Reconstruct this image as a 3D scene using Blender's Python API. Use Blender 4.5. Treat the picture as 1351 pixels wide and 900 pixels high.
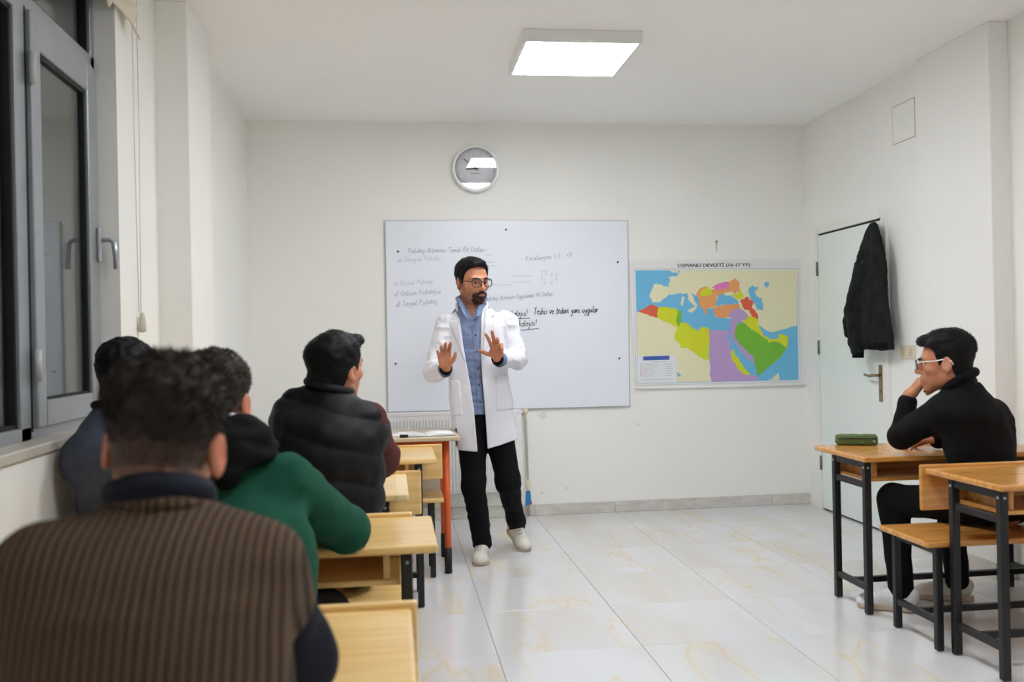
import bpy, bmesh, math, random
import numpy as np
from mathutils import Vector, Matrix

for _o in list(bpy.data.objects):
    bpy.data.objects.remove(_o)
SC = bpy.context.scene
COL = SC.collection
random.seed(7)
RNG = np.random.default_rng(7)

# ------------------------------------------------------------------ camera
F_PX, YAW, PITCH, ROLL, CAM_H = 1233.45, 0.1269, 0.0007, -0.0201, 1.2661
_f = np.array([math.sin(YAW) * math.cos(PITCH), math.cos(YAW) * math.cos(PITCH), math.sin(PITCH)])
_r = np.array([math.cos(YAW), -math.sin(YAW), 0.0])
_u = np.cross(_r, _f)
CR = math.cos(ROLL) * _r + math.sin(ROLL) * _u
CU = -math.sin(ROLL) * _r + math.cos(ROLL) * _u
CF = _f
CAM = np.array([0, 0, CAM_H])


def _ray(u, v):
    return (u - 675.5) / F_PX * CR - (v - 450) / F_PX * CU + CF


def U(u, v, Y):
    d = _ray(u, v)
    return CAM + d * (Y / d[1])


def UX(u, v, X):
    d = _ray(u, v)
    return CAM + d * (X / d[0])


def UZ(u, v, Z):
    d = _ray(u, v)
    return CAM + d * ((Z - CAM_H) / d[2])


cd = bpy.data.cameras.new('camera')
cam = bpy.data.objects.new('camera', cd)
COL.objects.link(cam)
cd.sensor_width = 36
cd.lens = F_PX / 1351 * 36
cd.clip_start = 0.05
m = Matrix.Identity(4)
for i in range(3):
    m[i][0], m[i][1], m[i][2], m[i][3] = CR[i], CU[i], -CF[i], CAM[i]
cam.matrix_world = m
cd.dof.use_dof = True
cd.dof.focus_distance = 5.3
cd.dof.aperture_fstop = 3.2
SC.camera = cam

# ------------------------------------------------------------------ world (night outside) and exposure
w = bpy.data.worlds.new('night')
SC.world = w
w.use_nodes = True
w.node_tree.nodes['Background'].inputs[0].default_value = (0.010, 0.013, 0.020, 1)
w.node_tree.nodes['Background'].inputs[1].default_value = 0.6
vs = SC.view_settings
vs.view_transform = 'Standard'
vs.look = 'None'
vs.gamma = 1
vs.use_curve_mapping = False
vs.exposure = 0.0
LAMP_STRENGTH = 25.5
SC.cycles.diffuse_bounces = 8
SC.cycles.max_bounces = 14
LAMP_ROWS = (5.0, 3.28, 1.56)          # ceiling panels down the room; the last is an added light, out of view


# ------------------------------------------------------------------ colours and materials
def lin(c):
    c = c / 255.0
    return c / 12.92 if c <= 0.04045 else ((c + 0.055) / 1.055) ** 2.4


def rgb(r, g, b):
    return (lin(r), lin(g), lin(b), 1)


MATS = {}


def mat(name, col, rough=0.6, metal=0.0, noise=0.0, nscale=8.0, stretch=(1, 1, 1), bump=0.0, bscale=60.0,
        col2=None, spec=0.5, sss=0.0, coat=0.0, detail=4):
    if name in MATS:
        return MATS[name]
    mt = bpy.data.materials.new(name)
    mt.use_nodes = True
    nt = mt.node_tree
    b = nt.nodes['Principled BSDF']
    b.inputs['Base Color'].default_value = col
    b.inputs['Roughness'].default_value = rough
    b.inputs['Metallic'].default_value = metal
    b.inputs['Specular IOR Level'].default_value = spec
    if sss:
        b.inputs['Subsurface Weight'].default_value = sss
        b.inputs['Subsurface Radius'].default_value = (0.01, 0.004, 0.002)
        b.inputs['Subsurface Scale'].default_value = 1.0
    if coat:
        b.inputs['Coat Weight'].default_value = coat
        b.inputs['Coat Roughness'].default_value = 0.15
    tc = nt.nodes.new('ShaderNodeTexCoord')
    if noise or col2:
        mp = nt.nodes.new('ShaderNodeMapping')
        mp.inputs['Scale'].default_value = stretch
        nt.links.new(tc.outputs['Object'], mp.inputs['Vector'])
        n = nt.nodes.new('ShaderNodeTexNoise')
        n.inputs['Scale'].default_value = nscale
        n.inputs['Detail'].default_value = detail
        nt.links.new(mp.outputs[0], n.inputs['Vector'])
        cr = nt.nodes.new('ShaderNodeValToRGB')
        c2 = col2 or tuple(x * (1 - noise) for x in col[:3]) + (1,)
        cr.color_ramp.elements[0].position = 0.32
        cr.color_ramp.elements[1].position = 0.68
        cr.color_ramp.elements[0].color = c2
        cr.color_ramp.elements[1].color = col
        nt.links.new(n.outputs['Fac'], cr.inputs[0])
        nt.links.new(cr.outputs[0], b.inputs['Base Color'])
    if bump:
        n2 = nt.nodes.new('ShaderNodeTexNoise')
        n2.inputs['Scale'].default_value = bscale
        n2.inputs['Detail'].default_value = 3
        nt.links.new(tc.outputs['Object'], n2.inputs['Vector'])
        bp = nt.nodes.new('ShaderNodeBump')
        bp.inputs['Strength'].default_value = bump
        bp.inputs['Distance'].default_value = 0.01
        nt.links.new(n2.outputs['Fac'], bp.inputs['Height'])
        nt.links.new(bp.outputs[0], b.inputs['Normal'])
    MATS[name] = mt
    return mt


M_WALL = mat('wall_paint', rgb(246, 246, 243), 0.55, noise=0.03, nscale=1.3, bump=0.06, bscale=35, spec=0.3)
M_CEIL = mat('ceiling_paint', rgb(251, 251, 250), 0.8, noise=0.03, nscale=1.0, bump=0.04, bscale=50, spec=0.2)
M_GROUT = mat('grout', rgb(150, 148, 146), 0.9)
M_NAPE = mat('nape_fade', rgb(146, 108, 86), 0.6, col2=rgb(112, 84, 68), nscale=90, spec=0.2)
M_SKIRT = mat('marble_skirting', rgb(222, 218, 212), 0.35, noise=0.22, nscale=9, stretch=(1, 1, 3), detail=6)
M_STEEL = mat('black_steel', rgb(17, 17, 20), 0.42, noise=0.15, nscale=20)
M_WOODL = mat('pine_light', rgb(243, 208, 142), 0.28, col2=rgb(226, 180, 106), nscale=5, stretch=(0.7, 9, 9), detail=5, coat=0.3)
M_WOODR = mat('pine_amber', rgb(226, 166, 88), 0.25, col2=rgb(200, 134, 62), nscale=5, stretch=(0.7, 9, 9), detail=5, coat=0.4)
M_ORANGE = mat('orange_steel', rgb(226, 98, 44), 0.4)
M_RUB = mat('black_rubber', rgb(24, 24, 25), 0.7)
M_ALU = mat('grey_aluminium', rgb(158, 163, 168), 0.35, metal=0.35, noise=0.08, nscale=5)
M_GASKET = mat('black_gasket', rgb(18, 18, 20), 0.6)
M_BRASS = mat('aged_brass', rgb(150, 128, 92), 0.35, metal=0.7)
M_WHITE = mat('white_plastic', rgb(240, 240, 240), 0.35)
M_CREAM = mat('cream_plastic', rgb(225, 216, 190), 0.4)
M_DOOR = mat('door_paint', rgb(236, 244, 241), 0.4, noise=0.02, nscale=2)
M_FRAME = mat('door_frame_paint', rgb(240, 240, 236), 0.45)
M_RAD = mat('radiator_enamel', rgb(236, 236, 236), 0.35)
M_BOARD = mat('whiteboard_enamel', rgb(238, 243, 254), 0.3, noise=0.03, nscale=2.5, spec=0.6)
M_DARK = mat('dark_gap', rgb(30, 28, 26), 0.9)
M_PAPER = mat('paper', rgb(238, 238, 238), 0.7)
M_INK = mat('ink_black', rgb(40, 42, 50), 0.8)
M_INKF = mat('ink_faint', rgb(200, 205, 220), 0.8)
M_INKM = mat('ink_medium', rgb(172, 177, 192), 0.8)
M_SKIN = mat('skin', rgb(206, 143, 110), 0.5, col2=rgb(190, 124, 92), nscale=18, sss=0.12)
M_SKIN2 = mat('skin_tan', rgb(198, 134, 98), 0.5, col2=rgb(178, 114, 80), nscale=18, sss=0.12)
M_EAR = mat('skin_ear', rgb(206, 128, 100), 0.5, sss=0.2)
M_EAR2 = mat('skin_ear_pale', rgb(204, 144, 116), 0.5, sss=0.12)
M_STUB = mat('skin_stubble', rgb(172, 118, 91), 0.6, col2=rgb(150, 104, 82), nscale=60)
M_LIP = mat('skin_lip', rgb(176, 108, 98), 0.45)
M_HAIRB = mat('hair_black', rgb(15, 14, 16), 0.6, noise=0.3, nscale=70, spec=0.2)
M_HAIRD = mat('hair_dark_brown', rgb(58, 47, 40), 0.55, col2=rgb(32, 26, 23), nscale=60, spec=0.2)
M_FADE = mat('hair_fade', rgb(92, 72, 60), 0.6, col2=rgb(66, 52, 45), nscale=90, spec=0.2)
M_COAT = mat('lab_coat_cotton', rgb(226, 227, 236), 0.75, bump=0.15, bscale=14, spec=0.2)
M_SHIRT = mat('chambray_blue', rgb(134, 149, 182), 0.8, col2=rgb(116, 132, 168), nscale=120, bump=0.2, bscale=25, spec=0.2)
M_BLACKC = mat('black_cotton', rgb(9, 9, 13), 0.85, noise=0.3, nscale=10, spec=0.2)
M_NAVY = mat('navy_cloth', rgb(28, 32, 44), 0.8, noise=0.3, nscale=9, spec=0.2)
M_SHOE = mat('white_leather', rgb(226, 222, 212), 0.5, noise=0.08, nscale=20)
M_SOLE = mat('beige_sole', rgb(196, 178, 156), 0.6)
M_LACE = mat('grey_lace', rgb(124, 118, 112), 0.8)
M_EYE = mat('eye_white', rgb(206, 194, 186), 0.25)
M_IRIS = mat('eye_iris', rgb(34, 24, 20), 0.2)
M_GREY = mat('grey_wool', rgb(80, 86, 102), 0.9, noise=0.18, nscale=40, spec=0.15)
M_GREEN = mat('green_fleece', rgb(30, 82, 64), 0.9, noise=0.2, nscale=12, spec=0.15)
M_VEST = mat('black_puffer', rgb(11, 12, 18), 0.6, noise=0.2, nscale=14, spec=0.25)
M_MAROON = mat('maroon_knit', rgb(92, 52, 50), 0.9, noise=0.2, nscale=30, spec=0.15)
M_CASE = mat('green_canvas', rgb(84, 104, 58), 0.85, noise=0.2, nscale=60)
M_BLIND = mat('cream_fabric', rgb(226, 218, 200), 0.9, bump=0.1)
M_JACKET = mat('dark_camouflage', rgb(34, 38, 36), 0.85, col2=rgb(20, 22, 24), nscale=14, spec=0.2)


def m_ribbed():
    mt = bpy.data.materials.new('brown_ribbed_knit')
    mt.use_nodes = True
    nt = mt.node_tree
    b = nt.nodes['Principled BSDF']
    b.inputs['Roughness'].default_value = 0.9
    b.inputs['Specular IOR Level'].default_value = 0.15
    tc = nt.nodes.new('ShaderNodeTexCoord')
    wv = nt.nodes.new('ShaderNodeTexWave')
    wv.bands_direction = 'X'
    wv.inputs['Scale'].default_value = 27
    wv.inputs['Distortion'].default_value = 0.9
    wv.inputs['Detail'].default_value = 1
    wv.inputs['Detail Scale'].default_value = 0.4
    nt.links.new(tc.outputs['Object'], wv.inputs['Vector'])
    cr = nt.nodes.new('ShaderNodeValToRGB')
    cr.color_ramp.elements[0].position = 0.15
    cr.color_ramp.elements[1].position = 0.8
    cr.color_ramp.elements[0].color = rgb(64, 50, 41)
    cr.color_ramp.elements[1].color = rgb(96, 77, 62)
    nt.links.new(wv.outputs['Fac'], cr.inputs[0])
    nt.links.new(cr.outputs[0], b.inputs['Base Color'])
    bp = nt.nodes.new('ShaderNodeBump')
    bp.inputs['Strength'].default_value = 0.5
    bp.inputs['Distance'].default_value = 0.006
    nt.links.new(wv.outputs['Fac'], bp.inputs['Height'])
    nt.links.new(bp.outputs[0], b.inputs['Normal'])
    return mt


def m_tile():
    mt = bpy.data.materials.new('glazed_marble_tile')
    mt.use_nodes = True
    nt = mt.node_tree
    b = nt.nodes['Principled BSDF']
    b.inputs['Roughness'].default_value = 0.16
    b.inputs['Specular IOR Level'].default_value = 0.45
    tc = nt.nodes.new('ShaderNodeTexCoord')
    oi = nt.nodes.new('ShaderNodeObjectInfo')
    mp = nt.nodes.new('ShaderNodeMapping')
    mp.inputs['Rotation'].default_value = (0, 0, 0.35)
    mp.inputs['Scale'].default_value = (1.6, 0.35, 1)
    ad = nt.nodes.new('ShaderNodeVectorMath')
    ad.operation = 'ADD'
    sc = nt.nodes.new('ShaderNodeVectorMath')
    sc.operation = 'SCALE'
    cb = nt.nodes.new('ShaderNodeCombineXYZ')
    nt.links.new(oi.outputs['Random'], cb.inputs[0])
    nt.links.new(oi.outputs['Random'], cb.inputs[2])
    nt.links.new(cb.outputs[0], sc.inputs[0])
    sc.inputs['Scale'].default_value = 41.0
    nt.links.new(tc.outputs['Object'], mp.inputs['Vector'])
    nt.links.new(mp.outputs[0], ad.inputs[0])
    nt.links.new(sc.outputs[0], ad.inputs[1])
    n = nt.nodes.new('ShaderNodeTexNoise')
    n.inputs['Scale'].default_value = 1.5
    n.inputs['Detail'].default_value = 3
    n.inputs['Distortion'].default_value = 0.25
    nt.links.new(ad.outputs[0], n.inputs['Vector'])
    s = nt.nodes.new('ShaderNodeMath'); s.operation = 'SUBTRACT'; s.inputs[1].default_value = 0.5
    a = nt.nodes.new('ShaderNodeMath'); a.operation = 'ABSOLUTE'
    nt.links.new(n.outputs['Fac'], s.inputs[0])
    nt.links.new(s.outputs[0], a.inputs[0])
    cr = nt.nodes.new('ShaderNodeValToRGB')
    e = cr.color_ramp.elements
    e[0].position = 0.0; e[0].color = rgb(217, 209, 192)
    e[1].position = 0.022; e[1].color = rgb(216, 217, 221)
    e2 = e.new(0.008); e2.color = rgb(219, 216, 211)
    nt.links.new(a.outputs[0], cr.inputs[0])
    n2 = nt.nodes.new('ShaderNodeTexNoise')
    n2.inputs['Scale'].default_value = 1.6
    n2.inputs['Detail'].default_value = 3
    nt.links.new(ad.outputs[0], n2.inputs['Vector'])
    c2 = nt.nodes.new('ShaderNodeValToRGB')
    c2.color_ramp.elements[0].position = 0.42
    c2.color_ramp.elements[0].color = (1, 1, 1, 1)
    c2.color_ramp.elements[1].position = 0.72
    c2.color_ramp.elements[1].color = rgb(246, 240, 228)
    nt.links.new(n2.outputs['Fac'], c2.inputs[0])
    mx = nt.nodes.new('ShaderNodeMix'); mx.data_type = 'RGBA'; mx.blend_type = 'MULTIPLY'
    mx.inputs[0].default_value = 1
    nt.links.new(cr.outputs[0], mx.inputs[6])
    nt.links.new(c2.outputs[0], mx.inputs[7])
    nt.links.new(mx.outputs[2], b.inputs['Base Color'])
    return mt


def m_glass(name, tint=(0.86, 0.9, 0.9, 1), ior=1.5, extra=0.0):
    mt = bpy.data.materials.new(name)
    mt.use_nodes = True
    nt = mt.node_tree
    nt.nodes.remove(nt.nodes['Principled BSDF'])
    out = nt.nodes['Material Output']
    tr = nt.nodes.new('ShaderNodeBsdfTransparent'); tr.inputs[0].default_value = tint
    gl = nt.nodes.new('ShaderNodeBsdfGlossy'); gl.inputs['Roughness'].default_value = 0.01
    fr = nt.nodes.new('ShaderNodeFresnel')
    ge = nt.nodes.new('ShaderNodeNewGeometry')          # same reflectance from either side of the thin pane
    mi = nt.nodes.new('ShaderNodeMix'); mi.data_type = 'FLOAT'
    mi.inputs[2].default_value = ior; mi.inputs[3].default_value = 1 / ior
    nt.links.new(ge.outputs['Backfacing'], mi.inputs[0]); nt.links.new(mi.outputs[0], fr.inputs[0])
    mx = nt.nodes.new('ShaderNodeMixShader')
    if extra:
        ad = nt.nodes.new('ShaderNodeMath'); ad.operation = 'ADD'; ad.inputs[1].default_value = extra
        nt.links.new(fr.outputs[0], ad.inputs[0]); nt.links.new(ad.outputs[0], mx.inputs[0])
    else:
        nt.links.new(fr.outputs[0], mx.inputs[0])
    nt.links.new(tr.outputs[0], mx.inputs[1]); nt.links.new(gl.outputs[0], mx.inputs[2])
    nt.links.new(mx.outputs[0], out.inputs[0])
    return mt


def m_emit(name, col, strength):
    mt = bpy.data.materials.new(name)
    mt.use_nodes = True
    b = mt.node_tree.nodes['Principled BSDF']
    b.inputs['Base Color'].default_value = col
    b.inputs['Emission Color'].default_value = col
    b.inputs['Emission Strength'].default_value = strength
    return mt


M_TILE = m_tile()
M_RIB = m_ribbed()
M_PANE = m_glass('window_glass', ior=1.7)
M_LENS = m_glass('lens_glass', (0.95, 0.95, 0.97, 1), 1.22)
M_CRYSTAL = m_glass('clock_glass', (0.99, 0.99, 1.0, 1), 1.5, 0.06)
M_LED = m_emit('led_diffuser', (0.945, 0.972, 1.0, 1), LAMP_STRENGTH)


# ------------------------------------------------------------------ object helpers
def empty(name, loc, label=None, cat=None, group=None):
    o = bpy.data.objects.new(name, None)
    o.empty_display_size = 0.1
    COL.objects.link(o)
    o.location = loc
    tag(o, label, cat, group)
    return o


def tag(o, label=None, cat=None, group=None, kind=None):
    if label: o['label'] = label
    if cat: o['category'] = cat
    if group: o['group'] = group
    if kind: o['kind'] = kind
    return o


def put(name, mesh, material, parent=None, loc=(0, 0, 0)):
    """link mesh (world coordinates) as an object whose origin is at its parent's origin (or loc)"""
    o = bpy.data.objects.new(name, mesh)
    COL.objects.link(o)
    if isinstance(material, (list, tuple)):
        for x in material: mesh.materials.append(x)
    elif material:
        mesh.materials.append(material)
    org = Vector(loc)
    if parent is not None:
        o.parent = parent
        org = Vector(WORLD.get(parent.name, parent.location))
    WORLD[o.name] = tuple(org)
    if org.length > 0:
        mesh.transform(Matrix.Translation(-org))
    if parent is None:
        o.location = org
    else:
        par = parent
        base = Vector(WORLD.get(par.name, par.location))
        o.location = org - base
    return o


WORLD = {}


def bm_mesh(bm, name='m', smooth=False):
    me = bpy.data.meshes.new(name)
    bm.to_mesh(me)
    bm.free()
    if smooth:
        me.polygons.foreach_set('use_smooth', [True] * len(me.polygons))
    return me


def box_bm(x0, x1, y0, y1, z0, z1, bev=0.0, bm=None, seg=1):
    own = bmesh.new()
    r = bmesh.ops.create_cube(own, size=1)
    for v in own.verts:
        v.co = Vector((x0 + (v.co.x + .5) * (x1 - x0), y0 + (v.co.y + .5) * (y1 - y0), z0 + (v.co.z + .5) * (z1 - z0)))
    if bev:
        bmesh.ops.bevel(own, geom=own.edges[:], offset=bev, segments=seg, affect='EDGES', profile=0.5)
    if bm is None:
        return own
    t = bpy.data.meshes.new('t'); own.to_mesh(t); own.free(); bm.from_mesh(t); bpy.data.meshes.remove(t)
    return bm


def box(name, x0, x1, y0, y1, z0, z1, material, parent=None, bev=0.0, seg=1, loc=(0, 0, 0)):
    return put(name, bm_mesh(box_bm(x0, x1, y0, y1, z0, z1, bev, seg=seg)), material, parent, loc)


def tube_mesh(path, r, n=8, closed=False, cap=True):
    """tube along 3-D points; r number or list"""
    P = [np.array(p, float) for p in path]
    N = len(P)
    rs = r if isinstance(r, (list, tuple)) else [r] * N
    vs_, fs = [], []
    prev = None
    for i in range(N):
        a = P[(i - 1) % N] if (closed or i > 0) else P[i]
        b = P[(i + 1) % N] if (closed or i < N - 1) else P[i]
        t = b - a
        t = t / (np.linalg.norm(t) + 1e-12)
        if prev is None:
            ref = np.array([0, 0, 1.0]) if abs(t[2]) < .9 else np.array([1.0, 0, 0])
            n1 = np.cross(t, ref)
        else:
            n1 = prev - t * (prev @ t)
        n1 /= np.linalg.norm(n1) + 1e-12
        prev = n1
        n2 = np.cross(t, n1)
        for k in range(n):
            a_ = 2 * math.pi * k / n
            vs_.append(P[i] + rs[i] * (math.cos(a_) * n1 + math.sin(a_) * n2))
    R = N if closed else N - 1
    for i in range(R):
        j = (i + 1) % N
        for k in range(n):
            l = (k + 1) % n
            fs.append((i * n + k, i * n + l, j * n + l, j * n + k))
    if cap and not closed:
        fs.append(tuple(range(n - 1, -1, -1)))
        fs.append(tuple((N - 1) * n + k for k in range(n)))
    me = bpy.data.meshes.new('tube')
    me.from_pydata([tuple(v) for v in vs_], [], fs)
    me.polygons.foreach_set('use_smooth', [True] * len(me.polygons))
    me.update()
    return me


def lathe_mesh(profile, center, axis='Z', n=32):
    """profile [(r,h)...] revolved about an axis through center"""
    vs_, fs = [], []
    for r_, h_ in profile:
        for k in range(n):
            a = 2 * math.pi * k / n
            c, s = r_ * math.cos(a), r_ * math.sin(a)
            p = {'Z': (c, s, h_), 'Y': (c, h_, s), 'X': (h_, c, s)}[axis]
            vs_.append((p[0] + center[0], p[1] + center[1], p[2] + center[2]))
    for i in range(len(profile) - 1):
        for k in range(n):
            l = (k + 1) % n
            fs.append((i * n + k, i * n + l, (i + 1) * n + l, (i + 1) * n + k))
    me = bpy.data.meshes.new('lathe')
    me.from_pydata(vs_, [], fs)
    bm = bmesh.new(); bm.from_mesh(me)
    bmesh.ops.remove_doubles(bm, verts=bm.verts, dist=1e-6)
    bmesh.ops.recalc_face_normals(bm, faces=bm.faces)
    bm.to_mesh(me); bm.free()
    me.polygons.foreach_set('use_smooth', [True] * len(me.polygons))
    return me


def poly_mesh(pts):
    """one flat n-gon (triangulated) through 3-D points"""
    me = bpy.data.meshes.new('poly')
    me.from_pydata([tuple(p) for p in pts], [], [tuple(range(len(pts)))])
    bm = bmesh.new(); bm.from_mesh(me)
    bmesh.ops.triangulate(bm, faces=bm.faces)
    bm.to_mesh(me); bm.free()
    return me


def slab_mesh(pts, d):
    """flat outline extruded by vector d (a plate with thickness)"""
    n = len(pts)
    bm = bmesh.new()
    a = [bm.verts.new(tuple(p)) for p in pts]
    f = bm.faces.new(a)
    r = bmesh.ops.extrude_face_region(bm, geom=[f])
    bmesh.ops.translate(bm, verts=[e for e in r['geom'] if isinstance(e, bmesh.types.BMVert)], vec=Vector(d))
    bmesh.ops.recalc_face_normals(bm, faces=bm.faces)
    return bm_mesh(bm)


# ------------------------------------------------------------------ signed-distance modelling for bodies and cloth
_T = RNG.random((32, 32, 32)).astype(np.float32) * 2 - 1


def noise3(P, s):
    q = P * s + 100.0
    i = np.floor(q).astype(int)
    f = (q - i).astype(np.float32)
    f = f * f * (3 - 2 * f)
    i %= 32
    j = (i + 1) % 32
    x0, y0, z0 = i.T; x1, y1, z1 = j.T
    fx, fy, fz = f.T
    c00 = _T[x0, y0, z0] * (1 - fx) + _T[x1, y0, z0] * fx
    c10 = _T[x0, y1, z0] * (1 - fx) + _T[x1, y1, z0] * fx
    c01 = _T[x0, y0, z1] * (1 - fx) + _T[x1, y0, z1] * fx
    c11 = _T[x0, y1, z1] * (1 - fx) + _T[x1, y1, z1] * fx
    return (c00 * (1 - fy) + c10 * fy) * (1 - fz) + (c01 * (1 - fy) + c11 * fy) * fz


A3 = lambda *a: np.array(a, float)


def cap(a, b, ra, rb=None):
    a, b = np.array(a, float), np.array(b, float)
    rb = ra if rb is None else rb
    ba = b - a
    L = ba @ ba + 1e-12

    def f(P):
        pa = P - a
        t = np.clip(pa @ ba / L, 0, 1)
        q = pa - t[:, None] * ba
        return np.sqrt((q * q).sum(1)) - (ra + (rb - ra) * t)
    return f


def ell(c, r, R=None):
    c, r = np.array(c, float), np.array(r, float)

    def f(P):
        q = P - c
        if R is not None:
            q = q @ R
        k0 = np.sqrt(((q / r) ** 2).sum(1)) + 1e-9
        k1 = np.sqrt(((q / r ** 2) ** 2).sum(1)) + 1e-9
        return k0 * (k0 - 1) / k1
    return f


def loft(rows, lat):
    """upright body form: rows [(centre, r_lateral, r_depth)...] joined by smooth curves over height; lat = lateral direction"""
    la = np.array(lat, float); la[2] = 0; la /= np.linalg.norm(la)
    nn = np.array([-la[1], la[0], 0.0])
    T = sorted([(float(c[2]), float(c[0]), float(c[1]), float(a), float(b)) for c, a, b in rows])
    K = np.array(T)
    zs = K[:, 0]
    m_ = np.gradient(K[:, 1:], zs, axis=0)
    Z = np.linspace(zs[0], zs[-1], 160)
    i = np.clip(np.searchsorted(zs, Z) - 1, 0, len(zs) - 2)
    hh = (zs[i + 1] - zs[i])[:, None]
    t = ((Z - zs[i]) / hh[:, 0])[:, None]
    Cv = (2 * t ** 3 - 3 * t ** 2 + 1) * K[i, 1:] + (t ** 3 - 2 * t ** 2 + t) * hh * m_[i] + (-2 * t ** 3 + 3 * t ** 2) * K[i + 1, 1:] + (t ** 3 - t ** 2) * hh * m_[i + 1]

    def f(P):
        z = P[:, 2]
        cx, cy = np.interp(z, Z, Cv[:, 0]), np.interp(z, Z, Cv[:, 1])
        rx, ry = np.interp(z, Z, Cv[:, 2]), np.interp(z, Z, Cv[:, 3])
        dx, dy = P[:, 0] - cx, P[:, 1] - cy
        x, y = dx * la[0] + dy * la[1], dx * nn[0] + dy * nn[1]
        k0 = np.sqrt((x / rx) ** 2 + (y / ry) ** 2) + 1e-9
        k1 = np.sqrt((x / rx ** 2) ** 2 + (y / ry ** 2) ** 2) + 1e-9
        d = np.where(k0 < 0.03, -np.minimum(rx, ry), k0 * (k0 - 1) / k1)
        return smax(d, np.maximum(z - zs[-1], zs[0] - z), .02)
    return f


def smin(a, b, k):
    if k <= 0:
        return np.minimum(a, b)
    h = np.clip(0.5 + 0.5 * (b - a) / k, 0, 1)
    return b + (a - b) * h - k * h * (1 - h)


def smax(a, b, k):
    return -smin(-a, -b, k)


def union(fs, k=0.02):
    def f(P):
        d = fs[0](P)
        for g in fs[1:]:
            d = smin(d, g(P), k)
        return d
    return f


def polygonize(fn, lo, hi, h, newton=1):
    """surface nets over blocks near the surface; returns verts, quads"""
    lo, hi = np.array(lo, float), np.array(hi, float)
    B = 8
    nb = np.maximum(1, np.ceil((hi - lo) / (h * B)).astype(int))
    n = nb * B + 1
    bc = np.stack(np.meshgrid(*[np.arange(k) for k in nb], indexing='ij'), -1).reshape(-1, 3)
    cen = lo + (bc + 0.5) * (B * h)
    dc = fn(cen)
    D = np.where(dc < 0, -1.0, 1.0).astype(np.float32)
    G = np.repeat(np.repeat(np.repeat(D.reshape(nb), B, 0), B, 1), B, 2)
    G = np.pad(G, ((0, 1), (0, 1), (0, 1)), mode='edge')
    act = bc[np.abs(dc) < B * h * 1.75]
    off = np.stack(np.meshgrid(*[np.arange(B + 1)] * 3, indexing='ij'), -1).reshape(-1, 3)
    CH = 400
    for s in range(0, len(act), CH):
        idx = (act[s:s + CH, None, :] * B + off[None]).reshape(-1, 3)
        G[idx[:, 0], idx[:, 1], idx[:, 2]] = fn(lo + idx * h)
    S = G < 0
    c = np.zeros(tuple(n - 1), np.int8)
    cor = [(i, j, k) for i in (0, 1) for j in (0, 1) for k in (0, 1)]
    for i, j, k in cor:
        c += S[i:n[0] - 1 + i, j:n[1] - 1 + j, k:n[2] - 1 + k]
    cells = np.argwhere((c > 0) & (c < 8))
    if len(cells) == 0:
        return np.zeros((0, 3)), np.zeros((0, 4), int)
    vid = -np.ones(tuple(n - 1), np.int64)
    vid[cells[:, 0], cells[:, 1], cells[:, 2]] = np.arange(len(cells))
    acc = np.zeros((len(cells), 3)); cnt = np.zeros(len(cells))
    for a in range(8):
        for ax in range(3):
            if cor[a][ax]: continue
            p0 = np.array(cor[a]); p1 = p0.copy(); p1[ax] = 1
            i0 = cells + p0; i1 = cells + p1
            g0 = G[i0[:, 0], i0[:, 1], i0[:, 2]]; g1 = G[i1[:, 0], i1[:, 1], i1[:, 2]]
            mk = (g0 < 0) != (g1 < 0)
            t = np.where(mk, g0 / (g0 - g1 + 1e-12), 0)
            p = p0 + t[:, None] * (p1 - p0)
            acc[mk] += p[mk]; cnt[mk] += 1
    V = lo + (cells + acc / cnt[:, None]) * h
    Q = []
    for ax in range(3):
        s0 = [slice(1, n[q] - 1) for q in range(3)]; s0[ax] = slice(0, n[ax] - 1)
        s1 = list(s0); s1[ax] = slice(1, n[ax])
        a, b = S[tuple(s0)], S[tuple(s1)]
        e = np.argwhere(a != b)
        if len(e) == 0: continue
        fl = a[e[:, 0], e[:, 1], e[:, 2]]
        base = e + np.array([0 if q == ax else 1 for q in range(3)])
        u_, v_ = [(1, 2), (2, 0), (0, 1)][ax]
        du = np.zeros(3, int); du[u_] = 1
        dv = np.zeros(3, int); dv[v_] = 1
        q = np.stack([vid[tuple((base - du - dv).T)], vid[tuple((base - dv).T)], vid[tuple(base.T)], vid[tuple((base - du).T)]], 1)
        q[~fl] = q[~fl][:, ::-1]
        Q.append(q)
    Q = np.concatenate(Q)
    for _ in range(newton):
        e = h * 0.25
        d0 = fn(V)
        g = np.stack([fn(V + np.eye(3)[k] * e) - d0 for k in range(3)], 1) / e
        g2 = (g * g).sum(1) + 1e-6
        V = V - g * np.clip(d0 / g2, -h * .6, h * .6)[:, None] * 0.9
    return V, Q


def np_mesh(V, Q, name='sdf'):
    me = bpy.data.meshes.new(name)
    me.vertices.add(len(V)); me.vertices.foreach_set('co', np.asarray(V, np.float32).ravel())
    me.loops.add(Q.size); me.loops.foreach_set('vertex_index', np.asarray(Q, np.int32).ravel())
    k = Q.shape[1]
    me.polygons.add(len(Q))
    me.polygons.foreach_set('loop_start', np.arange(len(Q), dtype=np.int32) * k)
    me.polygons.foreach_set('loop_total', np.full(len(Q), k, np.int32))
    me.polygons.foreach_set('use_smooth', np.ones(len(Q), bool))
    me.update(calc_edges=True)
    me.validate()
    return me


def sdf_obj(name, fn, lo, hi, h, material, parent, classify=None, extra=None):
    V, Q = polygonize(fn, lo, hi, h)
    if extra:
        for V2, Q2 in extra:
            Q = np.concatenate([Q, Q2 + len(V)]); V = np.concatenate([V, V2])
    me = np_mesh(V, Q)
    if classify is not None:
        cen = V[Q].mean(1)
        me.polygons.foreach_set('material_index', classify(cen).astype(np.int32))
    return put(name, me, material, parent), V, Q


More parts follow.
